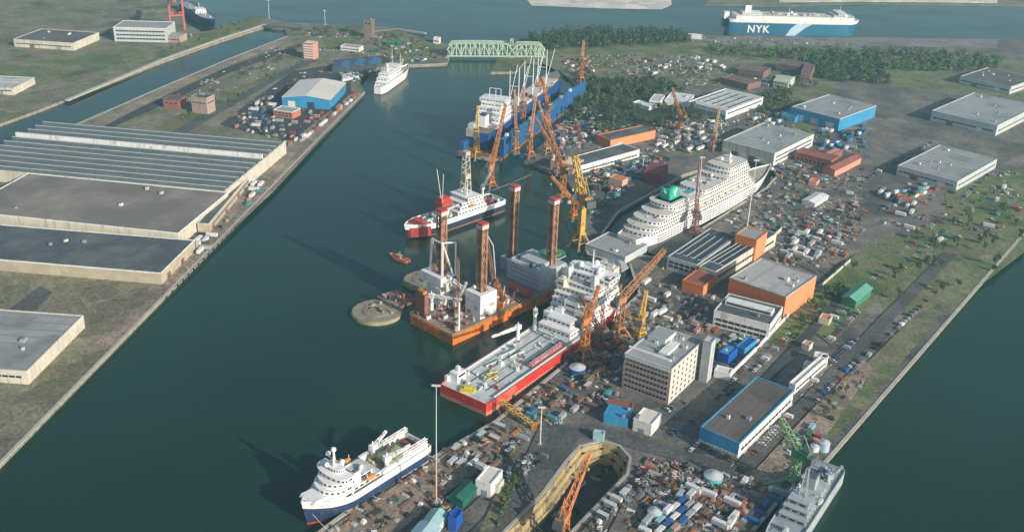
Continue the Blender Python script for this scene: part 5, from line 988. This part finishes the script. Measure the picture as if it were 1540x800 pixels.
def woodland(px, n, seed, hs):
    rg = random.Random(seed); mb = MB()
    for p in scatter(px, n, rg, 2.6, 30):
        r_ = rg.uniform(3.5, 6.5); hh = rg.uniform(*hs); mb.cyl((p.x, p.y, 2.9), (p.x, p.y, 3 + hh * .5), .4, .2, TRUNK, 4)
        for k in range(70):
            v = Vector((rg.gauss(0, 1), rg.gauss(0, 1), rg.gauss(0, 1))).normalized() * rg.uniform(.6, 1.05); o = Vector((p.x + v.x * r_, p.y + v.y * r_, 3 + hh * .58 + v.z * hh * .4))
            n_ = (v + Vector((rg.uniform(-.6, .6), rg.uniform(-.6, .6), rg.uniform(0, .8)))).normalized(); a = n_.orthogonal().normalized(); b = n_.cross(a); s = rg.uniform(.7, 1.5)
            mb.add([o + a * s, o + b * s * .8, o - a * s, o - b * s * .7], [(0, 1, 2, 3)], LEAF[seed % 2 if rg.random() < .6 else rg.randint(0, 2)])
    me = bpy.data.meshes.new('far_woodland'); me.from_pydata(mb.v, [], mb.f)
    for m in mb.mats: me.materials.append(m)
    me.polygons.foreach_set('material_index', mb.i); o = bpy.data.objects.new('far_woodland', me); COL.objects.link(o); return tag(o, kind='stuff')
woodland([(795, 62), (860, 51), (940, 52), (1030, 55), (1040, 66), (930, 72), (810, 78)], 230, 2, (9, 18))
woodland([(1065, 74), (1290, 78), (1500, 86), (1500, 110), (1300, 108), (1220, 100), (1150, 90), (1070, 84)], 210, 3, (7, 12))
woodland([(1150, 142), (1192, 138), (1180, 166), (1160, 176), (1140, 172), (1152, 158)], 40, 5, (5, 9))
woodland([(866, 112), (900, 124), (985, 122), (1030, 136), (990, 142), (905, 140), (878, 136)], 90, 6, (5, 10))
woodland([(1222, 92), (1320, 92), (1340, 128), (1300, 128), (1232, 120)], 110, 4, (7, 12))
# ================================================================ SMALL THINGS
REG = []      # (object, noun phrase, area phrase)
CC = {'white': (.7, .7, .68), 'silver': (.36, .38, .39), 'grey': (.15, .16, .165), 'black': (.025, .025, .03), 'red': (.32, .06, .045), 'blue': (.03, .12, .32), 'green': (.06, .17, .1), 'orange': (.42, .17, .07), 'yellow': (.5, .38, .08), 'teal': (.07, .28, .31), 'brown': (.17, .115, .08), 'pink': (.42, .25, .2), 'pale blue': (.32, .46, .52)}
CM_ = {k: M('enamel_' + k.replace(' ', '_'), v, .5, .15, .3) for k, v in CC.items()}
_tm = {}
def tmpl(kind, col):
    k = (kind, col)
    if k in _tm: return _tm[k]
    m = CM_[col]; parts = []
    if kind in ('car', 'van'):
        b = MB(); L_, W_, h1, h2 = (4.4, 1.8, .85, 1.45) if kind == 'car' else (5.6, 2.1, 1.2, 2.3)
        b.extr([(-L_ / 2, .3), (L_ / 2, .3), (L_ / 2, h1 * .8), (L_ / 2 - .9, h1), (-L_ / 2, h1)], -W_ / 2, W_ / 2, m)
        if kind == 'car': b.extr([(-L_ * .4, h1 + .01), (L_ * .22, h1 + .01), (L_ * .1, h2), (-L_ * .3, h2)], -W_ / 2 + .15, W_ / 2 - .15, GLASS); b.box(-L_ * .28, L_ * .08, -W_ / 2 + .2, W_ / 2 - .2, h2 + .005, h2 + .05, m)
        else: b.extr([(-L_ * .5, h1 + .01), (L_ * .38, h1 + .01), (L_ * .26, h2), (-L_ * .5, h2)], -W_ / 2 + .05, W_ / 2 - .05, m); b.extr([(L_ * .385, h1 + .05), (L_ * .395, h1 + .05), (L_ * .275, h2 - .1), (L_ * .265, h2 - .1)], -W_ / 2 + .2, W_ / 2 - .2, GLASS)
        parts.append(('body', b)); wb = MB()
        for sx in (-.32, .32):
            wb.cyl((sx * L_, -W_ / 2 - .03, .33), (sx * L_, W_ / 2 + .03, .33), .33, .33, DGREY, 8)
        parts.append(('wheel_pair', wb))
    elif kind == 'truck':
        b = MB().bx(4.4, 0, .7, 2.2, 2.4, 2.2, m).bx(5.5, 0, 1.7, .1, 2.1, .9, GLASS); parts.append(('cab', b)); parts.append(('cargo_box', MB().bx(-1.2, 0, 1, 8.6, 2.5, 2.6, CM_['white'] if col != 'white' else CM_['silver'])))
        wb = MB().box(-5.4, 5.2, -1, 1, .6, .98, DGREY)
        for x in (-4.4, -3.2, 4.2): wb.cyl((x, -1.25, .5), (x, 1.25, .5), .5, .5, DGREY, 8)
        parts.append(('chassis', wb))
    elif kind == 'container':
        b = MB().box(-3.03, 3.03, -1.2, 1.2, .1, 2.6, m)
        for k_ in range(9):
            x = -2.7 + k_ * .67; b.box(x, x + .3, -1.25, -1.2, .2, 2.5, m).box(x, x + .3, 1.2, 1.25, .2, 2.5, m)
        b.box(-3.0, 3.0, -1.1, 1.1, 2.6, 2.63, m); parts.append(('body', b)); parts.append(('door', MB().box(3.035, 3.1, -1.1, 1.1, .2, 2.5, CM_['silver']).box(3.1, 3.16, -.04, .04, .2, 2.5, DGREY)))
    elif kind == 'cabin':
        b = MB().box(-3, 3, -1.25, 1.25, .2, 2.8, m).box(-3.1, 3.1, -1.35, 1.35, 2.8, 2.95, LGREY); parts.append(('body', b)); parts.append(('window', MB().box(-1.9, -.6, -1.3, -1.26, 1.2, 2.1, GLASS))); parts.append(('door', MB().box(.8, 1.7, -1.3, -1.26, .3, 2.3, DGREY)))
    elif kind == 'crate':
        rg = random.Random(len(_tm)); b = MB().bx(0, 0, .15, 2.6, 1.8, 1.5, m).bx(.2, .1, 1.66, 1.6, 1.4, .7, m); parts.append(('body', b)); parts.append(('pallet', MB().bx(0, 0, 0, 2.8, 2, .14, BROWN)))
    elif kind == 'pipes':
        b = MB()
        for k_ in range(4): b.cyl((-4, -1.2 + .8 * k_, .4), (4, -1.2 + .8 * k_, .4), .4, .4, m, 8)
        for k_ in range(3): b.cyl((-4, -.8 + .8 * k_, 1.08), (4, -.8 + .8 * k_, 1.08), .4, .4, m, 8)
        parts.append(('body', b))
    elif kind == 'skip':
        b = MB().add([(-2.2, -1, .1), (2.2, -1, .1), (2.2, 1, .1), (-2.2, 1, .1), (-3, -1.2, 1.6), (3, -1.2, 1.6), (3, 1.2, 1.6), (-3, 1.2, 1.6)], [(3, 2, 1, 0), (0, 1, 5, 4), (1, 2, 6, 5), (2, 3, 7, 6), (3, 0, 4, 7)], m); b.box(-2.5, 2.5, -1.05, 1.05, .9, 1.2, BROWN); parts.append(('body', b))
    elif kind == 'heap':
        rg = random.Random(5 + len(_tm)); b = MB()
        for k_ in range(12): a = rg.uniform(0, 3.1); x, y = rg.gauss(0, 1.5), rg.gauss(0, 1.2); z = max(0, 1.4 - (x * x + y * y) * .25); b.bar((x - math.cos(a) * 1.4, y - math.sin(a) * 1.4, z), (x + math.cos(a) * 1.4, y + math.sin(a) * 1.4, z + rg.uniform(0, .8)), rg.uniform(.3, .8), m if k_ % 3 else GREYM)
        parts.append(('body', b))
    elif kind == 'block':
        b = MB().box(-3.6, 3.6, -2, 2, 0, 2.2, m).box(-2.6, 2.2, -1.5, 1.2, 2.21, 3.8, m).cyl((3, 1, 2.2), (3, 1, 4.6), .3, .3, DGREY, 6); parts.append(('body', b)); parts.append(('frame', MB().bar((-3.8, -2.2, 0), (-3.8, -2.2, 4.2), .25, GREYM).bar((3.8, -2.2, 0), (3.8, -2.2, 4.2), .25, GREYM).bar((-3.8, -2.2, 4.2), (3.8, -2.2, 4.2), .25, GREYM)))
    ms = []
    for nm, mb in parts:
        o = mb.build(nm); ms.append((nm, o.data)); bpy.data.objects.remove(o)
    _tm[k] = ms; return ms
KN = {'car': ('parked_car', 'car', 'parked car'), 'van': ('van', 'van', 'van'), 'truck': ('truck', 'truck', 'box truck'), 'container': ('shipping_container', 'container', 'shipping container'), 'cabin': ('site_cabin', 'cabin', 'site cabin'), 'crate': ('crate', 'crate', 'pallet crate'), 'pipes': ('pipe_stack', 'pipes', 'stack of pipes'), 'skip': ('waste_skip', 'skip', 'open waste skip'), 'heap': ('scrap_heap', 'scrap heap', 'heap of scrap'), 'block': ('ship_section', 'steel section', 'steel section')}
def put(kind, col, p, rz, area):
    ms = tmpl(kind, col); nm, cat, ph = KN[kind]; o = thing(nm, None, cat, p, rz)
    for n_, d_ in ms: c = bpy.data.objects.new(n_, d_); COL.objects.link(c); c.parent = o
    REG.append((o, '%s %s' % (col, ph), area, cat)); return o
YA = math.atan2(.81, .58)
def spread(px, n, mix, cols, area, seed, ang=YA, rad=2.6, jit=.05):
    rg = random.Random(seed)
    for p in scatter(px, n, rg, rad, 40, TK):
        k = rg.choice(mix); put(k, rg.choice(cols), p, (ang if rg.random() < .6 else ang + PI / 2) + rg.gauss(0, jit), area)
def row(a, b, step, area, seed, cols, turn=PI / 2, kind='car', skip=.25, off=0):
    rg = random.Random(seed); p, q = P(*a), P(*b); d = q - p; n = int(d.length / step); an = math.atan2(d.y, d.x) + turn
    for k in range(n):
        if rg.random() < skip: continue
        c = p + d * (k + .5) / n; c.z = 3.06 + .3 * 0
        if free(c, .8): put(kind if rg.random() < .88 else 'van', rg.choice(cols), c, an + rg.gauss(0, .03), area); TK.append(Vector((c.x, c.y, 5)))
CARC = ['white', 'silver', 'grey', 'black', 'red', 'blue', 'silver', 'white', 'grey']
row((1125, 690), (1190, 622), 3.0, 'beside the blue hall road', 1, CARC)
row((1222, 575), (1284, 512), 3.0, 'in the row right of the white office', 2, CARC, skip=.12)
row((1210, 578), (1250, 536), 3.2, 'below the narrow white building', 3, CARC)
row((1240, 520), (1290, 468), 3.0, 'on the road edge past the grass', 4, CARC)
row((1076, 600), (1130, 545), 3.4, 'along the wall behind the office', 5, CARC, turn=0)
row((1226, 606), (1290, 540), 5.4, 'along the lower right road', 6, CARC, turn=0)
row((1000, 618), (1046, 600), 3.2, 'at the foot of the office building', 7, CARC)
row((1026, 690), (1078, 640), 6.5, 'on the dark road left of the blue hall', 8, CARC, turn=0, skip=.45)
row((1142, 548), (1190, 500), 3.0, 'under the white yard wall', 9, CARC)
row((1040, 63), (1290, 68), 4.5, 'in the front row of the far car park', 10, CARC, skip=.25)
row((1095, 59), (1280, 62), 6, 'in the back row of the far car park', 11, CARC, skip=.5)
row((1052, 57), (1092, 59), 4.5, 'at the left end of the far car park', 12, CARC)
row((1050, 672), (1100, 690), 3.2, 'in front of the blue end wall', 13, CARC, skip=.4)
row((1006, 655), (1048, 628), 3.4, 'beside the white cabin below the office', 19, ['grey', 'black', 'silver', 'grey', 'blue'], skip=.3)
row((1092, 596), (1168, 528), 5.6, 'on the dark road above the blue hall', 20, ['grey', 'black', 'silver', 'white'], turn=0, skip=.45)
row((1080, 560), (1100, 542), 3, 'behind the slab stair tower', 21, CARC)
row((560, 66), (600, 76), 4, 'on the headland by the brown tower', 14, CARC)
ALLC = ['white', 'silver', 'grey', 'red', 'blue', 'green', 'orange', 'teal', 'brown', 'white', 'pink', 'pale blue', 'brown', 'grey']
DULL = ['brown', 'grey', 'silver', 'brown', 'orange', 'red', 'grey', 'black', 'pink', 'brown']
S_ = spread
def stack_rows(a, b, rows_, gap, area, seed, cols):
    rg = random.Random(seed); p, q = P(*a), P(*b); d = (q - p); n = int(d.length / 6.6); d.normalize(); sd = Vector((d.y, -d.x, 0)); an = math.atan2(d.y, d.x)
    for r_ in range(rows_):
        for k in range(n):
            if rg.random() < .22: continue
            c = p + d * (6.6 * k + 3.3) + sd * (r_ * gap); c.z = 3.08
            if not free(c, 1.5): continue
            put('container', rg.choice(cols), c, an + rg.gauss(0, .015), area); TK.append(Vector((c.x, c.y, 6)))
            if rg.random() < .3: c2 = c.copy(); c2.z = 5.72; put('container', rg.choice(cols), c2, an + rg.gauss(0, .01), area)
stack_rows((975, 800), (1046, 738), 3, 4.2, 'in the bottom right container yard', 1, ['white', 'pale blue', 'teal', 'blue', 'green', 'orange', 'pink', 'white', 'silver'])
stack_rows((1236, 222), (1292, 196), 3, 5, 'in the blue container yard at the right edge', 2, ['blue', 'teal', 'blue', 'white', 'brown'])
stack_rows((452, 214), (536, 146), 1, 4, 'along the left quay edge', 3, ['red', 'red', 'orange', 'white', 'silver', 'pink'])
stack_rows((1330, 300), (1440, 262), 3, 6, 'in the yards beyond the right side', 4, ALLC)
row((1310, 420), (1500, 250), 3.2, 'in the long row beyond the right side', 15, CARC, skip=.72)
row((1326, 430), (1516, 262), 3.2, 'in the outer row beyond the right side', 16, CARC, skip=.72)
row((1280, 560), (1420, 430), 6, 'on the quay road beyond the right side', 17, CARC, turn=0, skip=.5)
row((1300, 270), (1400, 215), 3.2, 'beside the ribbed halls beyond the right side', 18, CARC, skip=.6)
S_([(968, 780), (1040, 735), (1056, 775), (1010, 812), (968, 812)], 14, ['container', 'container', 'cabin', 'truck'], ['white', 'pale blue', 'teal', 'blue', 'green', 'orange', 'pink', 'white'], 'in the bottom right container yard', 1, rad=2.3)
S_([(970, 692), (1050, 704), (1090, 728), (1040, 735), (970, 770), (955, 730)], 60, ['heap', 'crate', 'heap', 'skip', 'pipes'], DULL, 'in the scrap yard right of the dry dock', 2, rad=1.9)
S_([(1056, 730), (1130, 722), (1150, 740), (1100, 800), (1056, 800)], 36, ['heap', 'skip', 'crate', 'container', 'van', 'truck'], DULL + ['white', 'blue', 'green'], 'on the yard left of the green crane', 3, rad=2.3)
S_([(1150, 740), (1180, 742), (1120, 806), (1105, 800)], 7, ['container', 'pipes', 'truck'], ['blue', 'white', 'brown'], 'on the quay beside the naval ship', 4, rad=3)
S_([(1200, 640), (1240, 650), (1225, 690), (1190, 700)], 14, ['crate', 'heap', 'container', 'van'], ['white', 'pale blue', 'brown', 'green', 'red'], 'near the head of the green crane', 5, rad=2)
S_([(482, 800), (655, 692), (690, 700), (660, 760), (560, 815)], 36, ['crate', 'heap', 'pipes', 'crate', 'heap', 'car'], ['brown', 'grey', 'brown', 'brown', 'green', 'black', 'orange', 'silver', 'brown', 'white'], 'on the quay beside the survey ship', 6, rad=1.8)
S_([(664, 686), (748, 640), (800, 650), (770, 690), (720, 720), (690, 715)], 38, ['crate', 'heap', 'pipes', 'car', 'heap', 'cabin'], ['brown', 'grey', 'brown', 'black', 'green', 'silver', 'orange', 'grey', 'brown', 'brown', 'white'], 'on the quay between the two near ships', 7, rad=1.9)
S_([(765, 612), (860, 560), (930, 600), (860, 632), (800, 640), (790, 640)], 26, ['container', 'crate', 'cabin', 'van', 'heap', 'container'], ['pink', 'white', 'red', 'blue', 'brown', 'grey', 'silver', 'orange', 'teal', 'brown'], 'on the quay right of the red ship', 8, rad=2.2)
S_([(855, 545), (930, 470), (960, 480), (930, 540), (880, 580)], 44, ['block', 'heap', 'container', 'pipes', 'crate'], ['brown', 'orange', 'grey', 'red', 'brown', 'black', 'orange'], 'in the workspace under the red bow', 9, rad=2.4)
S_([(944, 428), (1000, 420), (1030, 450), (1000, 490), (960, 498)], 14, ['van', 'container', 'crate', 'truck', 'cabin'], ['white', 'silver', 'grey', 'brown', 'pink', 'teal', 'grey'], 'in the yard below the dark teal halls', 10, rad=2.4)
S_([(1028, 452), (1072, 448), (1076, 500), (1040, 500)], 26, ['crate', 'container', 'heap', 'car'], ['pink', 'red', 'white', 'grey', 'brown'], 'left of the white annex', 11, rad=2)
S_([(1070, 520), (1130, 500), (1140, 520), (1096, 552), (1074, 552)], 22, ['container', 'crate', 'cabin', 'heap'], ['blue', 'teal', 'blue', 'white', 'brown', 'orange', 'pale blue'], 'in the store yard behind the office', 12, rad=2)
S_([(1176, 380), (1200, 352), (1260, 350), (1262, 366), (1225, 392), (1188, 396)], 30, ['truck', 'truck', 'van', 'container', 'cabin'], ['white', 'white', 'silver', 'pale blue', 'grey', 'brown'], 'in the truck park right of the orange tower', 13, rad=3)
S_([(1120, 300), (1160, 280), (1200, 300), (1290, 290), (1292, 345), (1200, 350), (1130, 345), (1090, 340)], 110, ['crate', 'crate', 'heap', 'heap', 'cabin', 'container', 'car'], ['brown', 'grey', 'brown', 'red', 'black', 'white', 'green', 'grey', 'teal', 'pink', 'brown', 'silver'], 'in the open yard right of the cruise ship', 14, rad=2.6)
S_([(1160, 395), (1230, 350), (1290, 345), (1280, 385), (1240, 400)], 30, ['heap', 'crate', 'pipes', 'container'], DULL, 'on the gravel above the orange hall', 15, rad=2.4)
S_([(880, 262), (960, 236), (1010, 240), (965, 268), (925, 300), (890, 330), (878, 300)], 80, ['container', 'crate', 'heap', 'block', 'skip'], ['teal', 'blue', 'brown', 'black', 'grey', 'orange', 'green', 'black', 'white'], 'on the dark wharf left of the turquoise funnel', 16, rad=2.6)
S_([(820, 205), (885, 160), (905, 200), (860, 225), (830, 240)], 60, ['container', 'crate', 'heap', 'block', 'cabin'], ['brown', 'blue', 'red', 'white', 'grey', 'orange', 'pink', 'black'], 'in the yard right of the blue dock wall', 17, rad=2.6)
S_([(985, 200), (1080, 180), (1085, 215), (1040, 232), (990, 222)], 90, ['container', 'heap', 'crate', 'block', 'truck', 'van'], ['grey', 'silver', 'brown', 'grey', 'pink', 'pale blue', 'brown', 'green'], 'in the storage yard behind the cruise bridge', 18, rad=2.6)
S_([(905, 200), (985, 186), (1060, 186), (1000, 200), (920, 224)], 20, ['container', 'heap', 'crate'], DULL, 'around the orange fronted shed', 19, rad=2.6)
S_([(1225, 196), (1300, 186), (1300, 230), (1250, 225)], 14, ['container', 'container', 'truck', 'crate'], ['blue', 'blue', 'teal', 'white', 'grey', 'brown'], 'in the blue container yard at the right edge', 20, rad=2.8)
S_([(1155, 250), (1195, 240), (1240, 262), (1230, 285), (1180, 280)], 24, ['container', 'car', 'heap', 'van'], ALLC, 'between the cruise bow and the red workshops', 21, rad=2.6)
S_([(1150, 165), (1178, 160), (1190, 190), (1160, 190), (1120, 182)], 24, ['container', 'truck', 'crate'], ['blue', 'brown', 'white', 'grey', 'red'], 'between the two far warehouses', 22, rad=2.8)
S_([(842, 100), (880, 84), (900, 108), (880, 126), (866, 122)], 40, ['container', 'block', 'crate', 'heap'], ['orange', 'pink', 'brown', 'white', 'red', 'grey'], 'at the far end of the floating dock', 23, rad=2.8)
S_([(930, 92), (1060, 86), (1095, 104), (1030, 114), (940, 116)], 70, ['container', 'heap', 'truck', 'crate', 'car'], ['grey', 'brown', 'silver', 'black', 'white', 'brown', 'pink', 'grey'], 'on the bare ground of the far field', 24, rad=3)
S_([(1100, 110), (1160, 120), (1150, 130), (1080, 130)], 24, ['container', 'truck', 'crate', 'heap'], ['red', 'brown', 'orange', 'white', 'grey'], 'by the far brick houses', 25, rad=3)
S_([(440, 186), (468, 170), (536, 140), (534, 148), (455, 212), (432, 226)], 12, ['container', 'container', 'cabin', 'crate'], ['red', 'red', 'orange', 'white', 'pink', 'silver'], 'along the left quay edge', 26, math.atan2(qd.y, qd.x), 2.6, .05)
S_([(340, 196), (400, 146), (420, 152), (495, 154), (470, 170), (410, 205)], 46, ['container', 'car', 'truck', 'crate', 'van'], ['grey', 'white', 'black', 'silver', 'blue', 'pink', 'grey'], 'in the dark yard behind the left shed', 27, math.atan2(qd.y, qd.x), 2.8)
S_([(385, 268), (410, 250), (405, 270), (370, 315)], 12, ['container', 'truck', 'crate', 'van'], ['brown', 'black', 'yellow', 'grey', 'teal'], 'on the apron of the left quay', 28, math.atan2(qd.y, qd.x), 2.6)
S_([(275, 385), (320, 335), (335, 330), (350, 310), (345, 335), (290, 395)], 14, ['container', 'truck', 'crate', 'car'], ['yellow', 'teal', 'brown', 'black', 'grey', 'white'], 'beside the tan transit shed', 29, math.atan2(qd.y, qd.x), 2.6)
S_([(500, 104), (545, 100), (540, 122), (520, 124)], 22, ['container', 'truck', 'car'], ['blue', 'grey', 'white', 'black', 'silver'], 'behind the white steam ship', 30, rad=3)
S_([(575, 80), (650, 76), (660, 92), (600, 95)], 20, ['container', 'car', 'van', 'crate'], ['grey', 'silver', 'brown', 'white', 'blue'], 'on the headland left of the bridge', 31, rad=3)
S_([(1246, 480), (1292, 440), (1296, 470), (1262, 500)], 16, ['car', 'container', 'van', 'crate'], ['teal', 'green', 'white', 'orange', 'grey'], 'beside the green shed at the right edge', 32, rad=2.2)
S_([(1160, 470), (1182, 500), (1150, 530), (1130, 510)], 0, ['car'], ALLC, 'x', 33)
S_([(780, 690), (830, 680), (800, 720), (750, 760), (740, 740)], 8, ['crate', 'heap', 'van'], DULL, 'on the road left of the dry dock', 34, rad=2)
S_([(900, 380), (945, 392), (950, 402), (900, 386)], 3, ['crate'], DULL, 'on the narrow quay behind the white bridge', 35, rad=1.5)
S_([(952, 724), (990, 700), (985, 716), (900, 800), (870, 812)], 12, ['crate', 'heap', 'cabin'], ['grey', 'silver', 'brown', 'white'], 'on the right rim of the dry dock', 36, rad=1.8)
S_([(1320, 280), (1500, 260), (1560, 330), (1400, 380), (1330, 340)], 60, ['container', 'truck', 'heap', 'crate', 'car'], ALLC, 'in the yards beyond the right side', 37, rad=3)
# loose scrap, timber and pallets strewn over the yards: too many and too small to count
def litter(name, px, n, seed, mats, smax=2.2):
    rg = random.Random(seed); wp = [(v.x, v.y) for v in W(px)]; xs = [v[0] for v in wp]; ys = [v[1] for v in wp]; mb = MB(); k = 0; cx = [(rg.uniform(min(xs), max(xs)), rg.uniform(min(ys), max(ys))) for _ in range(max(4, n // 22))]
    while k < n:
        q = rg.choice(cx); k += 1; x, y = (q[0] + rg.gauss(0, 7), q[1] + rg.gauss(0, 7)) if rg.random() < .75 else (rg.uniform(min(xs), max(xs)), rg.uniform(min(ys), max(ys)))
        if not inpoly(x, y, wp) or not free(Vector((x, y, 3)), .6): continue
        a = YA + (PI / 2 if rg.random() < .4 else 0) + rg.gauss(0, .1); c, s_ = math.cos(a), math.sin(a); l, w_, hh = rg.uniform(.5, smax), rg.uniform(.3, smax * .6), rg.uniform(.2, 1.3)
        mb.add([(x + c * u * l - s_ * v * w_, y + s_ * u * l + c * v * w_, z) for z in (3, 3.1 + hh) for u, v in ((-1, -1), (1, -1), (1, 1), (-1, 1))], [(4, 5, 6, 7), (0, 1, 5, 4), (1, 2, 6, 5), (2, 3, 7, 6), (3, 0, 4, 7)], rg.choice(mats))
    if mb.v: tag(mb.build(name), kind='stuff')
LM = [CM_[c] for c in ('brown', 'brown', 'grey', 'grey', 'black', 'silver', 'brown', 'orange', 'white', 'grey', 'black', 'green')] + [CONC, GREYM, BROWN, DECKT]
LD = [CM_[c] for c in ('brown', 'brown', 'grey', 'black', 'silver', 'brown', 'orange')] + [CONC, BROWN, DECKT, GREYM]
litter('loose_scrap', [(482, 800), (655, 692), (748, 640), (800, 650), (690, 760), (600, 815)], 520, 1, LD)
litter('loose_scrap', [(968, 700), (1110, 716), (1150, 735), (1110, 806), (950, 806), (925, 760)], 950, 2, LM)
litter('loose_scrap', [(765, 612), (860, 550), (940, 470), (968, 500), (930, 600), (860, 632), (800, 640)], 620, 3, LM)
litter('loose_scrap', [(944, 420), (1000, 410), (1080, 445), (1076, 500), (1000, 500), (960, 500)], 170, 4, LM)
litter('loose_scrap', [(1090, 340), (1160, 276), (1200, 262), (1300, 262), (1300, 350), (1240, 410), (1165, 396), (1150, 370)], 1300, 5, LM, 2.6)
litter('loose_scrap', [(880, 262), (960, 226), (1010, 240), (965, 268), (925, 300), (890, 340), (876, 300)], 520, 6, LM, 2.6)
litter('loose_scrap', [(820, 205), (885, 156), (920, 190), (985, 186), (1085, 176), (1085, 215), (1040, 232), (940, 226), (860, 230)], 1100, 7, LM, 2.8)
litter('loose_scrap', [(1060, 186), (1180, 160), (1200, 196), (1230, 196), (1300, 186), (1300, 262), (1200, 262), (1160, 250)], 800, 8, LM, 2.8)
litter('loose_scrap', [(840, 84), (940, 84), (1060, 84), (1160, 106), (1180, 130), (1060, 130), (900, 128), (866, 120)], 1000, 9, LD, 3)
litter('loose_scrap', [(1128, 716), (1225, 612), (1300, 540), (1312, 556), (1240, 660), (1228, 694), (1160, 740)], 260, 10, LD)
litter('loose_scrap', [(330, 188), (395, 140), (440, 108), (540, 110), (528, 142), (440, 214), (408, 208)], 420, 11, LM, 2.8)
litter('loose_scrap', [(246, 60), (290, 48), (340, 50), (250, 80)], 60, 12, LD, 2.8)
litter('loose_scrap', [(243, 150), (345, 96), (440, 60), (460, 70), (345, 150), (245, 190)], 260, 13, LD, 2.6)
litter('loose_scrap', [(450, 44), (545, 42), (650, 70), (640, 92), (540, 92), (470, 84)], 300, 14, LM, 2.8)
litter('loose_scrap', [(1070, 500), (1150, 498), (1142, 524), (1096, 556), (1074, 552)], 160, 15, LM)
litter('loose_scrap', [(1300, 300), (1420, 250), (1560, 260), (1540, 330), (1400, 400), (1320, 400)], 500, 17, LM, 2.4)
# things lying on the dock floor
rg = random.Random(77)
for k in range(18):
    f = k / 18; p = P(905 - 85 * f + rg.uniform(-20, 18), 705 + 120 * f, -8.4); put(rg.choice(['crate', 'heap', 'pipes', 'block', 'container']), rg.choice(['brown', 'black', 'grey', 'black', 'black']), p, rg.uniform(0, 3), 'on the floor of the dry dock')
# fenders hanging on the near quay walls and bollards along them
fb = MB().cyl((0, 0, -1.2), (0, 0, 1.2), .55, .55, M('black_rubber', (.02, .02, .02), .8), 10); bb = MB().cyl((0, 0, 0), (0, 0, .6), .3, .3, DGREY, 8).cyl((0, 0, .6), (0, 0, .85), .5, .45, DGREY, 8)
fo = bo = None
for a, b, ar in ((P(470, 808), P(560, 741), 'the quay by the survey ship'), (P(560, 741), P(655, 686), 'the quay at the survey ship stern'), (P(655, 686), P(748, 632), 'the quay between the two near ships'), (q0, q0.lerp(q1, .45), 'the left quay'), (r0, r0 + rd * 120, 'the lower right quay')):
    d = (b - a); n_ = int(d.length / 9); d.normalize(); sd = Vector((-d.y, d.x, 0)) * (1 if ar != 'the left quay' else -1)
    if ar == 'the lower right quay': sd = -sd
    for k in range(n_):
        p = a + d * (9 * k + 4) + sd * .5; p.z = 1.2
        if fo is None: fo = fb.build('fender', loc=p); o = fo
        else: o = fo.copy(); COL.objects.link(o); o.location = p
        tag(o, 'black rubber fender hanging on ' + ar, 'fender', 'fenders on ' + ar)
        if k % 2 == 0:
            p2 = p - sd * 1.6; p2.z = 3.36
            if bo is None: bo = bb.build('bollard', loc=p2); o = bo
            else: o = bo.copy(); COL.objects.link(o); o.location = p2
            tag(o, 'dark iron bollard on the edge of ' + ar, 'bollard', 'bollards on ' + ar)
# labels for the small things: noun, place, and the order from the left where several share both
ORD = ['first', 'second', 'third', 'fourth', 'fifth', 'sixth', 'seventh', 'eighth', 'ninth', 'tenth', 'eleventh', 'twelfth', 'thirteenth', 'fourteenth', 'fifteenth']
gr = {}
for o, ph, ar, cat in REG: gr.setdefault((ph, ar), []).append(o); o['group'] = '%ss %s' % (cat, ar)
for (ph, ar), os_ in gr.items():
    os_.sort(key=lambda o: pix(o.location)[0])
    for k, o in enumerate(os_):
        if len(os_) == 1: o['label'] = '%s %s' % (ph, ar)
        elif k == 0: o['label'] = 'leftmost %s %s' % (ph, ar)
        elif k == len(os_) - 1: o['label'] = 'rightmost %s %s' % (ph, ar)
        else: o['label'] = '%s %s, %s from left' % (ph, ar, ORD[k] if k < 15 else 'further')
print('OBJ', len(bpy.data.objects), 'small', len(REG), 'trees', sum(1 for o in bpy.data.objects if o.name.startswith('tree')))
